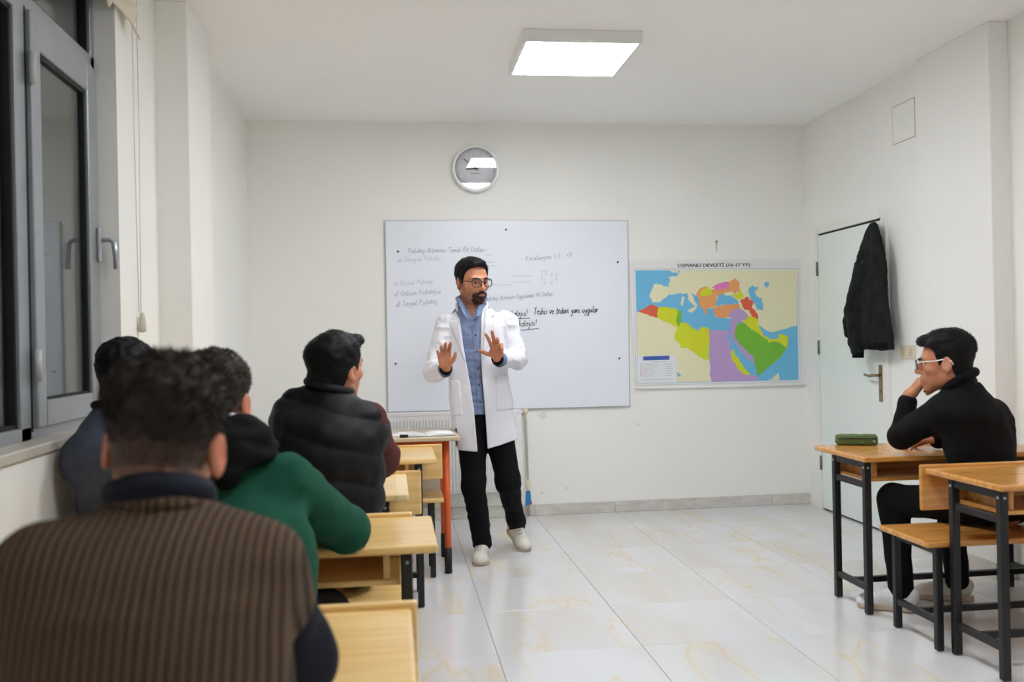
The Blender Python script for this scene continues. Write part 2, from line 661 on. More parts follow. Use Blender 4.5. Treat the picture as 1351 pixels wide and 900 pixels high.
def rotz(a):
    c, s = math.cos(a), math.sin(a)
    return np.array([[c, -s, 0], [s, c, 0], [0, 0, 1.0]])


def rotx(a):
    c, s = math.cos(a), math.sin(a)
    return np.array([[1, 0, 0], [0, c, -s], [0, s, c]])


def roty(a):
    c, s = math.cos(a), math.sin(a)
    return np.array([[c, 0, s], [0, 1, 0], [-s, 0, c]])


def head_rot(yaw_deg, nod=0, tilt=0):
    """yaw 0 looks along +Y, positive turns towards +X; nod>0 looks down; tilt>0 leans to the +X side"""
    return rotz(math.radians(-yaw_deg)) @ rotx(math.radians(-nod)) @ roty(math.radians(tilt))


# ================================================================== THE ROOM
Y0, Y1 = -1.6, 6.718                       # rear wall, back wall with the whiteboard
XL, XLN, XR, XRN = -0.99, -1.05, 3.10, 3.15  # left/right wall planes (far part, near part)
HC = 2.854
WT = 0.22


def struct(o):
    o['kind'] = 'structure'
    return o


# floor: grout bed with separate glazed tiles
floor = struct(box('floor', -1.3, 3.4, Y0 - .2, Y1 + .2, -0.12, -0.0022, M_GROUT))
tile_cache = {}
xs = [-1.405 + .6004 * k for k in range(9)]
ys = [6.164 + .6 - .6 * k for k in range(16)]


def tile_piece(cx, cy, sx, sy):
    key = (round(sx, 3), round(sy, 3))
    if key not in tile_cache:
        bm = box_bm(-sx / 2, sx / 2, -sy / 2, sy / 2, -0.008, 0.0, 0.0012)
        me = bm_mesh(bm)
        me.materials.append(M_TILE)
        tile_cache[key] = me
    o = bpy.data.objects.new('tile', tile_cache[key])
    COL.objects.link(o)
    o.parent = floor
    o.location = (cx, cy, 0)


for i in range(len(xs) - 1):
    for j in range(len(ys) - 1):
        x0, x1 = max(xs[i], -1.2) + .0013, min(xs[i + 1], 3.3) - .0013
        y0, y1 = max(ys[j + 1], Y0 - .05) + .001, min(ys[j], Y1 + .05) - .001
        if x1 - x0 < .03 or y1 - y0 < .03: continue
        tile_piece((x0 + x1) / 2, (y0 + y1) / 2, x1 - x0, y1 - y0)

struct(box('ceiling', -1.35, 3.4, Y0 - .2, Y1 + .2, HC, HC + .15, M_CEIL))
struct(box('wall_back', -1.35, 3.4, Y1, Y1 + .2, 0, HC, M_WALL))
struct(box('wall_rear', -1.35, 3.4, Y0 - .2, Y0, 0, HC, M_WALL))

# left wall with window opening
WY0, WY1, WZ0, WZ1 = 1.15, 3.81, 0.985, 2.76
bm = bmesh.new()
box_bm(XL - .3, XL, 4.6, Y1, 0, HC, bm=bm)
box_bm(XLN - .3, XLN, WY1, 4.65, 0, HC, bm=bm)
box_bm(XLN - .3, XLN, WY0, WY1, 0, WZ0, bm=bm)
box_bm(XLN - .3, XLN, WY0, WY1, WZ1, HC, bm=bm)
box_bm(XLN - .3, XLN, Y0, WY0, 0, HC, bm=bm)
wl = struct(put('wall_left', bm_mesh(bm), M_WALL))
box('pillar', XLN - .05, -0.905, 4.43, 4.94, 0, HC, M_WALL, wl, 0.004)
# right wall
bm = bmesh.new()
box_bm(XR, XR + .3, 4.9, Y1, 0, HC, bm=bm)
box_bm(XRN, XRN + .3, Y0, 4.95, 0, HC, bm=bm)
wr = struct(put('wall_right', bm_mesh(bm), M_WALL))
box('pillar', 3.045, XRN + .05, 4.42, 5.09, 0, HC, M_WALL, wr, 0.004)
# painted-over access hatch high on the right wall
hatch = box('access_panel', XR - .004, XR + .01, 5.20, 5.44, 2.44, 2.665, M_WALL, wr, 0.0015)
box('hatch_seam', XR - .0015, XR + .012, 5.194, 5.446, 2.434, 2.671, mat('hatch_seam_shadow', rgb(196, 190, 176), 0.8), hatch)


# skirting, in lengths
def skirting(name, pieces):
    r = struct(empty(name, (pieces[0][0], pieces[0][2], 0)))
    WORLD[r.name] = tuple(r.location)
    for x0, x1, y0, y1 in pieces:
        box('skirting_tile', x0, x1, y0, y1, 0, 0.083, M_SKIRT, r, 0.003)
    return r


sk = []
xx = XL
for x in [-.805, -.205, .395, .995, 1.595, 2.195, 2.795, XR]:
    sk.append((xx + .001, x - .001, Y1 - .011, Y1 + .004)); xx = x
skirting('baseboard_back', sk)
skirting('baseboard_left', [(XL - .004, XL + .011, 4.96 + .6 * k, min(4.96 + .6 * (k + 1), Y1 - .012) - .002) for k in range(3)])
skirting('baseboard_right', [(XR - .011, XR + .004, 5.095, 5.50), (3.034, 3.049, 4.43, 5.085)] +
         [(XRN - .011, XRN + .004, 4.41 - .6 * (k + 1) + .002, 4.41 - .6 * k) for k in range(8)])

# ------------------------------------------------------------------ window (grey aluminium, night behind it)
WX = -1.13                                  # room-side face of the frame
win = struct(empty('window_1', (WX, 3.4, WZ0)))
WORLD[win.name] = tuple(win.location)
fr = bmesh.new()
FX0, FX1 = WX - .06, WX
for y0, y1, z0, z1 in [(3.765, WY1, WZ0, WZ1), (WY0, WY0 + .05, WZ0, WZ1), (WY0, WY1, WZ0, WZ0 + .045), (WY0, WY1, WZ1 - .05, WZ1),
                       (3.025, 3.105, WZ0, 2.33), (WY0, WY1, 2.325, 2.40), (2.02, 2.09, WZ0, 2.33)]:
    box_bm(FX0, FX1, y0, y1, z0, z1, 0.003, bm=fr)
put('window_frame', bm_mesh(fr), M_ALU, win)
for y0, y1, z0, z1 in [(2.09, 3.025, 1.03, 2.325), (WY0 + .05, 2.02, 1.03, 2.325), (WY0 + .05, 3.765, 2.40, WZ1 - .05)]:
    g = bmesh.new()
    t = .012
    for a0, a1, b0, b1 in [(y0, y1, z0, z0 + t), (y0, y1, z1 - t, z1), (y0, y0 + t, z0, z1), (y1 - t, y1, z0, z1)]:
        box_bm(WX - .045, WX - .012, a0, a1, b0, b1, bm=g)
    put('gasket', bm_mesh(g), M_GASKET, win)
    box('pane', WX - .034, WX - .028, y0 + .005, y1 - .005, z0 + .005, z1 - .005, M_PANE, win)
# opening sash
sy0, sy1, sz0, sz1 = 3.115, 3.772, 1.022, 2.345
s = bmesh.new()
for y0, y1, z0, z1 in [(sy0, sy0 + .075, sz0, sz1), (sy1 - .11, sy1, sz0, sz1), (sy0 + .075, sy1 - .11, sz0, sz0 + .085), (sy0 + .075, sy1 - .11, sz1 - .11, sz1)]:
    box_bm(WX - .02, WX + .018, y0, y1, z0, z1, 0.004, bm=s)
sash = put('sash', bm_mesh(s), M_ALU, win)
s = bmesh.new()
for y0, y1, z0, z1 in [(sy0 + .075, sy0 + .083, sz0 + .085, sz1 - .11), (sy1 - .122, sy1 - .11, sz0 + .085, sz1 - .11),
                       (sy0 + .083, sy1 - .122, sz0 + .085, sz0 + .093), (sy0 + .083, sy1 - .122, sz1 - .122, sz1 - .11)]:
    box_bm(WX - .018, WX + .006, y0, y1, z0, z1, bm=s)
put('gasket', bm_mesh(s), M_GASKET, sash)
box('pane', WX - .010, WX - .004, sy0 + .08, sy1 - .115, sz0 + .09, sz1 - .115, M_PANE, sash)
box('shadow_gap', WX - .001, WX + .001, sy0 - .012, sy0 + .004, sz0 - .01, sz1 + .01, M_GASKET, win)
for hz in (2.16, 1.22):
    hm = tube_mesh([(WX + .022, sy0 - .006, hz - .05), (WX + .022, sy0 - .006, hz + .05)], .0105, 10)
    put('hinge', hm, mat('hinge_grey', rgb(190, 192, 195), 0.35), sash)
# lever handle
hb = box('handle', WX + .018, WX + .034, sy1 - .042, sy1 - .014, 1.60, 1.735, mat('handle_alloy', rgb(176, 180, 184), 0.3, metal=0.5), sash, 0.005)
lv = tube_mesh([(WX + .03, sy1 - .028, 1.685), (WX + .062, sy1 - .028, 1.686), (WX + .078, sy1 - .026, 1.676), (WX + .082, sy1 - .024, 1.63), (WX + .082, sy1 - .024, 1.575)],
               [.009, .009, .0105, .0095, .008], 10)
put('lever', lv, MATS['handle_alloy'], hb)
box('window_sill', XLN - .12, XLN + .012, WY0, WY1 - .002, WZ0 - .028, WZ0 + .004, mat('sill_stone', rgb(206, 200, 188), 0.4, noise=0.15, nscale=6), win, 0.004)
# a street far below in the dark: distant facade with two sodium lamps
fac = bmesh.new()
box_bm(-13, -12.6, -4, 26, -3, 9, bm=fac)
fo = put('street_facade', bm_mesh(fac), mat('night_facade', rgb(96, 92, 86), 0.9, noise=0.3, nscale=0.6))
tag(fo, 'dark facade across the street seen through the window', 'building')
for k, (yy, zz) in enumerate([(10.2, 3.4), (14.6, 3.8)]):
    r = empty('street_lamp', (-11, yy, 0), ('orange street lamp glowing outside, seen through the fixed window pane', 'orange street lamp glowing outside, seen through the hinged window sash')[k], 'lamp', 'street lamps outside')
    WORLD[r.name] = tuple(r.location)
    put('pole', tube_mesh([(-11, yy, -3), (-11, yy, zz)], .05, 8), M_STEEL, r)
    put('lantern', lathe_mesh([(0, zz - .06), (.08, zz - .04), (.1, zz + .02), (.06, zz + .1), (0, zz + .12)], (-11, yy, 0), 'Z', 10),
        m_emit('sodium_glow', (1.0, .42, .12, 1), 18), r)

# rolled-up scalloped blind with its cord
bl = empty('roman_blind', (XLN, 3.4, 2.5), 'cream fabric blind gathered up above the window, scalloped lower edge', 'blind')
WORLD[bl.name] = tuple(bl.location)
N, K = 160, 10
V, Fc = [], []
for i in range(N + 1):
    y = 1.3 + (3.96 - 1.3) * i / N
    ph = (3.96 - y) / .36
    drop = 2.565 - .055 * (0.5 - 0.5 * math.cos(2 * math.pi * ph)) ** 0.7 * 1.0 + .02
    drop = 2.525 + .075 * abs(math.sin(math.pi * ph))
    for j in range(K + 1):
        z = 2.80 + (drop - 2.80) * j / K
        x = XLN + .022 + .028 * (j / K) * (0.5 + 0.5 * math.cos(2 * math.pi * ph)) + .012 * math.sin(j * 1.3 + i * .12)
        V.append((x, y, z))
for i in range(N):
    for j in range(K):
        a = i * (K + 1) + j
        Fc.append((a, a + 1, a + K + 2, a + K + 1))
me = bpy.data.meshes.new('blind'); me.from_pydata(V, [], Fc); me.polygons.foreach_set('use_smooth', [True] * len(Fc))
fo = put('fabric', me, M_BLIND, bl)
sm = fo.modifiers.new('thick', 'SOLIDIFY'); sm.thickness = .006
box('head_rail', XLN + .001, XLN + .03, 1.3, 4.06, 2.795, 2.83, M_WHITE, bl, .003)
for yy, zb in ((4.000, 1.42), (4.075, 1.41)):
    put('cord', tube_mesh([(XLN + .014, yy, 2.80), (XLN + .012, yy + .01, 2.1), (XLN + .012, 4.05 + (yy - 4.05) * .4, zb)], .0016, 6),
        mat('cord_white', rgb(214, 208, 196), .8), bl)
put('cord_tassel', lathe_mesh([(0, 1.42), (.008, 1.415), (.013, 1.39), (.017, 1.352), (.015, 1.338), (0, 1.335)], (XLN + .019, 4.05, 0), 'Z', 14),
    mat('tassel_plastic', rgb(200, 194, 178), .5), bl)

# ------------------------------------------------------------------ ceiling panel lamps
for n_, ly in enumerate(LAMP_ROWS):
    lab = ('square white ceiling light panel above the whiteboard end of the room', 'square white ceiling light panel over the middle of the room',
           'added square white ceiling light panel, out of view over the back benches', 'square white ceiling light panel at the rear wall end of the room')[n_]
    r = empty('ceiling_lamp', (1.0, ly, HC), lab, 'lamp', 'ceiling light panels')
    WORLD[r.name] = tuple(r.location)
    h = bmesh.new()
    for x0, x1, y0, y1 in [(.69, .708, ly - .31, ly + .31), (1.292, 1.31, ly - .31, ly + .31), (.708, 1.292, ly - .31, ly - .292), (.708, 1.292, ly + .292, ly + .31)]:
        box_bm(x0, x1, y0, y1, HC - .062, HC - .001, 0.0, bm=h)
    box_bm(.70, 1.30, ly - .30, ly + .30, HC - .045, HC - .002, bm=h)
    put('housing', bm_mesh(h), M_WHITE, r)
    box('diffuser', .7085, 1.2915, ly - .2915, ly + .2915, HC - .06, HC - .046, M_LED, r)

# ------------------------------------------------------------------ door
door = struct(empty('door_1', (XR, 6.0, 0)))
WORLD[door.name] = tuple(door.location)
DY0, DY1 = 5.585, 6.47
f = bmesh.new()
box_bm(XR - .022, XR + .05, DY1 + .004, DY1 + .066, 0, 2.062, .003, bm=f)
box_bm(XR - .022, XR + .05, DY0 - .066, DY0 - .004, 0, 2.062, .003, bm=f)
box_bm(XR - .022, XR + .05, DY0 - .004, DY1 + .004, 2.004, 2.062, .003, bm=f)
put('door_frame', bm_mesh(f), M_FRAME, door)
box('rebate', XR - .002, XR + .03, DY0 - .004, DY1 + .004, 0.0, 2.006, M_DARK, door)
leaf = box('door_leaf', XR - .016, XR - .003, DY0, DY1, .012, 1.990, M_DOOR, door, .002)
for hz in (1.75, 1.18, .34):
    put('hinge', tube_mesh([(XR - .024, DY1 + .004, hz - .05), (XR - .024, DY1 + .004, hz + .05)], .008, 8), mat('hinge_steel', rgb(120, 118, 112), .4, metal=.5), leaf)
pl = box('handle_plate', XR - .024, XR - .0155, DY0 + .012, DY0 + .05, .835, 1.07, M_BRASS, leaf, .003)
put('lever', tube_mesh([(XR - .02, DY0 + .03, 1.005), (XR - .058, DY0 + .032, 1.005), (XR - .068, DY0 + .045, 1.004), (XR - .066, DY0 + .09, .998), (XR - .064, DY0 + .15, 1.006)],
                       [.009, .009, .010, .009, .008], 10), M_BRASS, pl)
put('keyhole', lathe_mesh([(0, -.0015), (.006, -.0015), (.006, 0)], (XR - .024, DY0 + .031, .90), 'X', 12), M_DARK, pl)
hk = box('coat_hook', XR - .022, XR - .0155, DY0 + .02, DY0 + .06, 1.90, 1.97, M_BRASS, leaf, .002)
put('prong', tube_mesh([(XR - .02, DY0 + .04, 1.925), (XR - .05, DY0 + .04, 1.915), (XR - .062, DY0 + .04, 1.93), (XR - .064, DY0 + .04, 1.955)], .006, 8), M_BRASS, hk)

# light switches by the door
sw = empty('light_switch', (XR, 5.32, 1.15), 'cream double light switch on the wall beside the door', 'switch')
WORLD[sw.name] = tuple(sw.location)
for k in range(2):
    y0 = 5.236 + .084 * k
    pt = box('switch_plate', XR - .010, XR, y0, y0 + .082, 1.115, 1.197, M_CREAM, sw, .003)
    box('rocker', XR - .015, XR - .009, y0 + .022, y0 + .060, 1.130, 1.182, mat('rocker_cream', rgb(206, 194, 160), .4), pt, .003)

# ------------------------------------------------------------------ clock (hangs slightly tilted forward)
ck = empty('wall_clock', (.615, Y1 - .02, 2.514), 'round silver-faced wall clock with white rim above the whiteboard', 'clock')
WORLD[ck.name] = (0, 0, 0)
ck.rotation_euler = (math.radians(1.35), 0, 0)
RC = .171


def ckput(name, me, mt, par=ck):
    o = bpy.data.objects.new(name, me); COL.objects.link(o); o.parent = par
    if mt: me.materials.append(mt)
    return o


rim = lathe_mesh([(RC - .024, -.016), (RC - .020, -.032), (RC - .010, -.038), (RC - .002, -.030), (RC, -.012), (RC - .004, .012), (0, .012)], (0, 0, 0), 'Y', 64)
ckput('rim', rim, mat('clock_rim', rgb(240, 240, 242), .25, metal=.1))
ckput('dial', lathe_mesh([(0, -.010), (RC - .02, -.010), (RC - .02, -.004)], (0, 0, 0), 'Y', 64), mat('clock_dial', rgb(234, 236, 243), .5))
ckput('crystal', lathe_mesh([(0, -.024), (RC - .022, -.024)], (0, 0, 0), 'Y', 64), M_CRYSTAL)


def text_mesh(s, size, shear=0.0, width=1.0):
    c = bpy.data.curves.new('txt', 'FONT')
    c.body = s; c.size = size; c.align_x = 'CENTER'; c.align_y = 'CENTER'; c.shear = shear
    c.resolution_u = 2
    o = bpy.data.objects.new('txt', c); COL.objects.link(o)
    bpy.context.view_layer.update()
    me = bpy.data.meshes.new_from_object(o.evaluated_get(bpy.context.evaluated_depsgraph_get()))
    bpy.data.objects.remove(o); bpy.data.curves.remove(c)
    # text lies in XY; stand it up to XZ facing -Y
    me.transform(Matrix.Rotation(math.radians(90), 4, 'X') @ Matrix.Diagonal((width, 1, 1, 1)))
    return me


M_NUM = mat('clock_numeral', rgb(246, 246, 246), .5)
for hnum in range(1, 13):
    a = math.radians(30 * hnum)
    if hnum == 12:
        me = text_mesh('12', .052)
    elif hnum in (3, 6, 9):
        me = text_mesh(str(hnum), .036)
    else:
        me = bm_mesh(box_bm(-.0035, .0035, -.0005, .0005, -.011, .011))
        me.transform(Matrix.Rotation(a, 4, 'Y'))
    me.transform(Matrix.Translation((math.sin(a) * .116, -.0115, math.cos(a) * .116)))
    ckput('numeral', me, M_NUM)
ckput('emblem', lathe_mesh([(.014, -.0112), (.021, -.0112)], (-.004, 0, .055), 'Y', 24), mat('clock_emblem', rgb(142, 156, 172), .5))
for zz, ww in ((.008, .085), (-.034, .075)):
    for k in range(9):
        x0 = -ww / 2 + ww * k / 9
        ckput('printed_mark', bm_mesh(box_bm(x0, x0 + ww / 13, -.0112, -.0108, zz - .004 - .001 * (k % 3), zz + .003)), mat('clock_print', rgb(146, 150, 166), .5))


def hand(name, ang, ln, wd, y):
    me = bm_mesh(box_bm(-wd / 2, wd / 2, y - .001, y, -.022, ln))
    me.transform(Matrix.Rotation(math.radians(ang), 4, 'Y'))
    ckput(name, me, M_INK)


hand('hour_hand', 266, .068, .0085, -.015)
hand('minute_hand', 309, .108, .0055, -.017)
ckput('hub', lathe_mesh([(0, -.020), (.008, -.019), (.008, -.012)], (0, 0, 0), 'Y', 14), M_INK)

# ------------------------------------------------------------------ whiteboard with handwriting
WBY = Y1 - .022
wb = empty('whiteboard', (.85, Y1, 1.46), 'large frameless whiteboard screwed to the back wall behind the teacher', 'whiteboard')
WORLD[wb.name] = tuple(wb.location)
cor = [U(508.5, 291.5, WBY), U(827.5, 291.5, WBY), U(830.5, 535.5, WBY), U(512.5, 543.5, WBY)]
put('board_panel', slab_mesh(cor, (0, .018, 0)), M_BOARD, wb)
put('board_edge', slab_mesh([c + A3(sx, .004, sz) for c, sx, sz in zip(cor, (-.006, .006, .006, -.006), (.006, .006, -.006, -.006))], (0, .0165, 0)),
    mat('board_edge_grey', rgb(186, 188, 190), .4, metal=.4), wb)
for su, sv in ((525, 332), (667.5, 303), (815, 346), (817, 473), (522, 480)):
    c = U(su, sv, WBY)
    put('screw', lathe_mesh([(0, -.004), (.006, -.003), (.008, .001)], (c[0], WBY, c[2]), 'Y', 10), M_GASKET, wb)

# single-stroke handwriting: glyph -> (advance, strokes), x-height 1
GL = {
 'a': (.95, [[(.75, .8), (.45, 1), (.1, .55), (.25, .02), (.6, .2), (.78, .95), (.78, .2), (.95, .05)]]),
 'b': (.9, [[(.15, 1.8), (.12, 0), (.12, .6), (.5, .95), (.75, .5), (.45, 0), (.12, .1)]]),
 'c': (.8, [[(.7, .8), (.4, 1), (.1, .5), (.35, 0), (.75, .15)]]),
 'd': (.95, [[(.72, .75), (.4, .95), (.1, .5), (.3, 0), (.65, .2), (.8, 1.8), (.78, .2), (.95, .05)]]),
 'e': (.85, [[(.1, .5), (.65, .6), (.45, 1), (.12, .6), (.3, 0), (.8, .2)]]),
 'g': (.95, [[(.72, .8), (.4, 1), (.1, .55), (.35, .1), (.7, .4), (.75, .9), (.7, -.5), (.4, -.8), (.15, -.5), (.9, .1)]]),
 'h': (.95, [[(.15, 1.8), (.15, 0), (.15, .5), (.45, .95), (.7, .7), (.7, .1), (.95, .05)]]),
 'i': (.5, [[(.15, .9), (.18, .1), (.45, .05)], [(.18, 1.35), (.22, 1.42)]]),
 'ı': (.5, [[(.15, .9), (.18, .1), (.45, .05)]]),
 'j': (.55, [[(.3, .95), (.25, -.5), (-.1, -.75)], [(.3, 1.35), (.34, 1.42)]]),
 'k': (.85, [[(.15, 1.8), (.15, 0)], [(.65, .95), (.18, .45), (.75, .02)]]),
 'l': (.5, [[(.2, 1.8), (.15, .3), (.25, .02), (.48, .1)]]),
 'm': (1.3, [[(.1, .9), (.1, 0), (.15, .6), (.4, .95), (.55, .6), (.55, 0), (.6, .6), (.85, .95), (1.0, .6), (1.02, .1), (1.25, .05)]]),
 'n': (.95, [[(.1, .9), (.1, 0), (.15, .6), (.45, .95), (.65, .65), (.68, .1), (.92, .05)]]),
 'o': (.9, [[(.45, 1), (.1, .5), (.4, 0), (.75, .5), (.45, 1), (.9, .8)]]),
 'p': (.9, [[(.12, .95), (.1, -.8), (.12, .6), (.5, 1), (.75, .5), (.4, 0), (.12, .2)]]),
 'r': (.7, [[(.12, .9), (.12, 0), (.2, .65), (.6, .9)]]),
 's': (.75, [[(.62, .85), (.3, .95), (.2, .65), (.6, .35), (.4, 0), (.05, .12)]]),
 'ş': (.75, [[(.62, .85), (.3, .95), (.2, .65), (.6, .35), (.4, 0), (.05, .12)], [(.35, -.05), (.4, -.35)]]),
 't': (.6, [[(.3, 1.5), (.25, .2), (.4, 0), (.6, .1)], [(.05, 1.05), (.55, 1.1)]]),
 'u': (.95, [[(.1, .9), (.12, .25), (.4, .02), (.68, .35), (.7, .9), (.72, .15), (.95, .05)]]),
 'v': (.8, [[(.08, .95), (.35, 0), (.65, .95), (.8, .85)]]),
 'y': (.85, [[(.08, .95), (.2, .4), (.5, .3), (.65, .95), (.5, -.4), (.2, -.75), (.0, -.5)]]),
 'z': (.8, [[(.1, .95), (.65, .95), (.1, .02), (.75, .05)]]),
 'A': (1.2, [[(.0, 0), (.5, 1.9), (1.0, 0)], [(.2, .7), (.85, .7)]]),
 'B': (1.1, [[(.15, 1.8), (.15, 0)], [(.0, 1.75), (.7, 1.6), (.6, 1.05), (.2, .95), (.85, .7), (.7, .1), (.05, 0)]]),
 'D': (1.2, [[(.15, 1.8), (.15, 0)], [(.0, 1.8), (.7, 1.6), (1.0, .9), (.7, .15), (.05, 0)]]),
 'G': (1.2, [[(.95, 1.5), (.55, 1.85), (.1, .9), (.5, 0), (.95, .3), (.95, .8), (.6, .8)]]),
 'K': (1.1, [[(.15, 1.8), (.15, 0)], [(.9, 1.8), (.2, .85), (1.0, 0)]]),
 'P': (1.0, [[(.15, 1.8), (.15, 0)], [(.0, 1.75), (.65, 1.75), (.8, 1.3), (.5, .9), (.15, .85)]]),
 'S': (1.0, [[(.85, 1.55), (.5, 1.85), (.15, 1.4), (.8, .6), (.5, 0), (.05, .3)]]),
 'T': (1.1, [[(.0, 1.75), (1.05, 1.85)], [(.5, 1.8), (.45, 0)]]),
 'U': (1.1, [[(.12, 1.8), (.15, .5), (.5, 0), (.88, .5), (.92, 1.8)]]),
 '!': (.5, [[(.25, 1.8), (.2, .5)], [(.18, .1), (.2, .0)]]),
 ')': (.6, [[(.1, 1.7), (.4, .8), (.05, -.2)]]),
 '(': (.6, [[(.45, 1.7), (.12, .8), (.45, -.2)]]),
 '-': (.7, [[(.1, .7), (.55, .7)]]), '+': (.8, [[(.1, .7), (.65, .7)], [(.38, 1.1), (.38, .3)]]),
 '1': (.6, [[(.1, 1.3), (.35, 1.7), (.35, 0)]]), ',': (.5, [[(.2, .15), (.1, -.3)]]), ' ': (.75, []),
}


def smooth_line(pts, n=4):
    if len(pts) < 3: return [np.array(p, float) for p in pts]
    P = [np.array(p, float) for p in pts]
    P = [2 * P[0] - P[1]] + P + [2 * P[-1] - P[-2]]
    out = []
    for i in range(1, len(P) - 2):
        for k in range(n):
            t = k / n
            a, b, c, d = P[i - 1], P[i], P[i + 1], P[i + 2]
            out.append(.5 * (2 * b + (c - a) * t + (2 * a - 5 * b + 4 * c - d) * t * t + (3 * b - a - 3 * c + d) * t ** 3))
    out.append(P[-2])
    return out


def ribbon(strokes, wd, y):
    V, Fc = [], []
    for st in strokes:
        st = [np.array(p, float) for p in st]
        for i, p in enumerate(st):
            a, b = st[max(0, i - 1)], st[min(len(st) - 1, i + 1)]
            t = b - a; t /= np.linalg.norm(t) + 1e-9
            nn = np.array([-t[1], t[0]]) * wd / 2
            V += [(p[0] + nn[0], y, p[1] + nn[1]), (p[0] - nn[0], y, p[1] - nn[1])]
            if i:
                k = len(V)
                Fc.append((k - 4, k - 3, k - 1, k - 2))
    me = bpy.data.meshes.new('ink'); me.from_pydata(V, [], Fc)
    return me


WR = random.Random(3)


def write(s, u0, v0, u1, v1, xh, wd, mt, name='handwriting'):
    """write a line on the board between two points of the photo's baseline"""
    a, b = U(u0, v0, WBY), U(u1, v1, WBY)
    p0 = np.array([a[0], a[2]]); d = np.array([b[0], b[2]]) - p0
    L = np.linalg.norm(d); d /= L
    nrm = np.array([-d[1], d[0]])
    tot = sum(GL[c][0] for c in s)
    sx = L / tot
    st, x = [], 0
    for c in s:
        adv, strokes = GL[c]
        jy = WR.uniform(-.1, .1); js = WR.uniform(.88, 1.1)
        for q in strokes:
            st.append([p0 + d * ((x + px + .18 * py) * sx) + nrm * ((py * js + jy) * xh) for px, py in smooth_line(q)])
        x += adv
    put(name, ribbon(st, wd, WBY - .0012), mt, wb)['kind'] = 'stuff'


write('Psikoloji Biliminin Temel Alt Dalları', 538, 334, 640, 332, .019, .0034, M_INKM)
write('a) Deneysel Psikoloji', 525, 346, 582, 343, .019, .0030, M_INKF)
write('b) Bilişsel Psikoloji', 520, 377, 572, 374, .019, .0030, M_INKF)
write('c) Gelişim Psikolojisi', 520, 391, 582, 387, .019, .0032, M_INKM)
write('d) Sosyal Psikoloji', 522, 405, 578, 400, .019, .0032, M_INKM)
write('Korelasyon (-1 , +1)', 693, 344, 755, 339, .019, .0032, M_INKM)
write('Psikoloji Biliminin Uygulamalı Alt Dalları', 640, 397, 730, 390, .017, .0032, M_INKM)
write('Klinik Psikolojisi!', 648, 419.5, 696, 416.5, .024, .0045, M_INK)
write('Psikolojisi!', 676, 432, 708, 429, .024, .0045, M_INK)
write('Teşhis ve tedavi yani uygular', 704, 415, 789, 412, .026, .0050, M_INK)
bl_ = []
for (u0, v0, u1, v1) in [(650, 422, 699, 420), (676, 437, 711, 433.5)]:
    a, b = U(u0, v0, WBY), U(u1, v1, WBY); bl_.append([(a[0], a[2]), (b[0], b[2])])
put('handwriting', ribbon(bl_, .005, WBY - .0012), M_INK, wb)['kind'] = 'stuff'
fl = []


def seg(u0, v0, u1, v1):
    a, b = U(u0, v0, WBY), U(u1, v1, WBY); fl.append([(a[0], a[2]), (b[0], b[2])])


for (x, y, up) in [(715, 360, 1), (720, 360, 1), (728, 361, 0), (734, 361, 0), (715, 369, 1), (719, 371, 0), (728, 372, 0), (734, 370, 1)]:
    seg(x, y - 3, x, y + 3.5)
    yy = y - 3 if up else y + 3.5; s_ = 1.6 if up else -1.6
    seg(x - 1.5, yy + s_, x, yy); seg(x, yy, x + 1.5, yy + s_)
for (x0, x1, y) in [(676, 702, 364), (642, 676, 376), (676, 700, 372), (640, 652, 346), (640, 654, 351), (642, 650, 336)]:
    k = 7
    for i in range(k):
        seg(x0 + (x1 - x0) * i / k, y + (.9 if i % 2 else -.7), x0 + (x1 - x0) * (i + 1) / k, y + (-.7 if i % 2 else .9))
put('handwriting', ribbon(fl, .0032, WBY - .0012), M_INKF, wb)['kind'] = 'stuff'

# ------------------------------------------------------------------ wall map
MY = Y1 - .012


def MP(cx, cy, lay=0):
    p = U(820 + cx / 4.5, 330 + cy / 4.5, MY)
    p[1] = MY - .0012 * lay
    return p


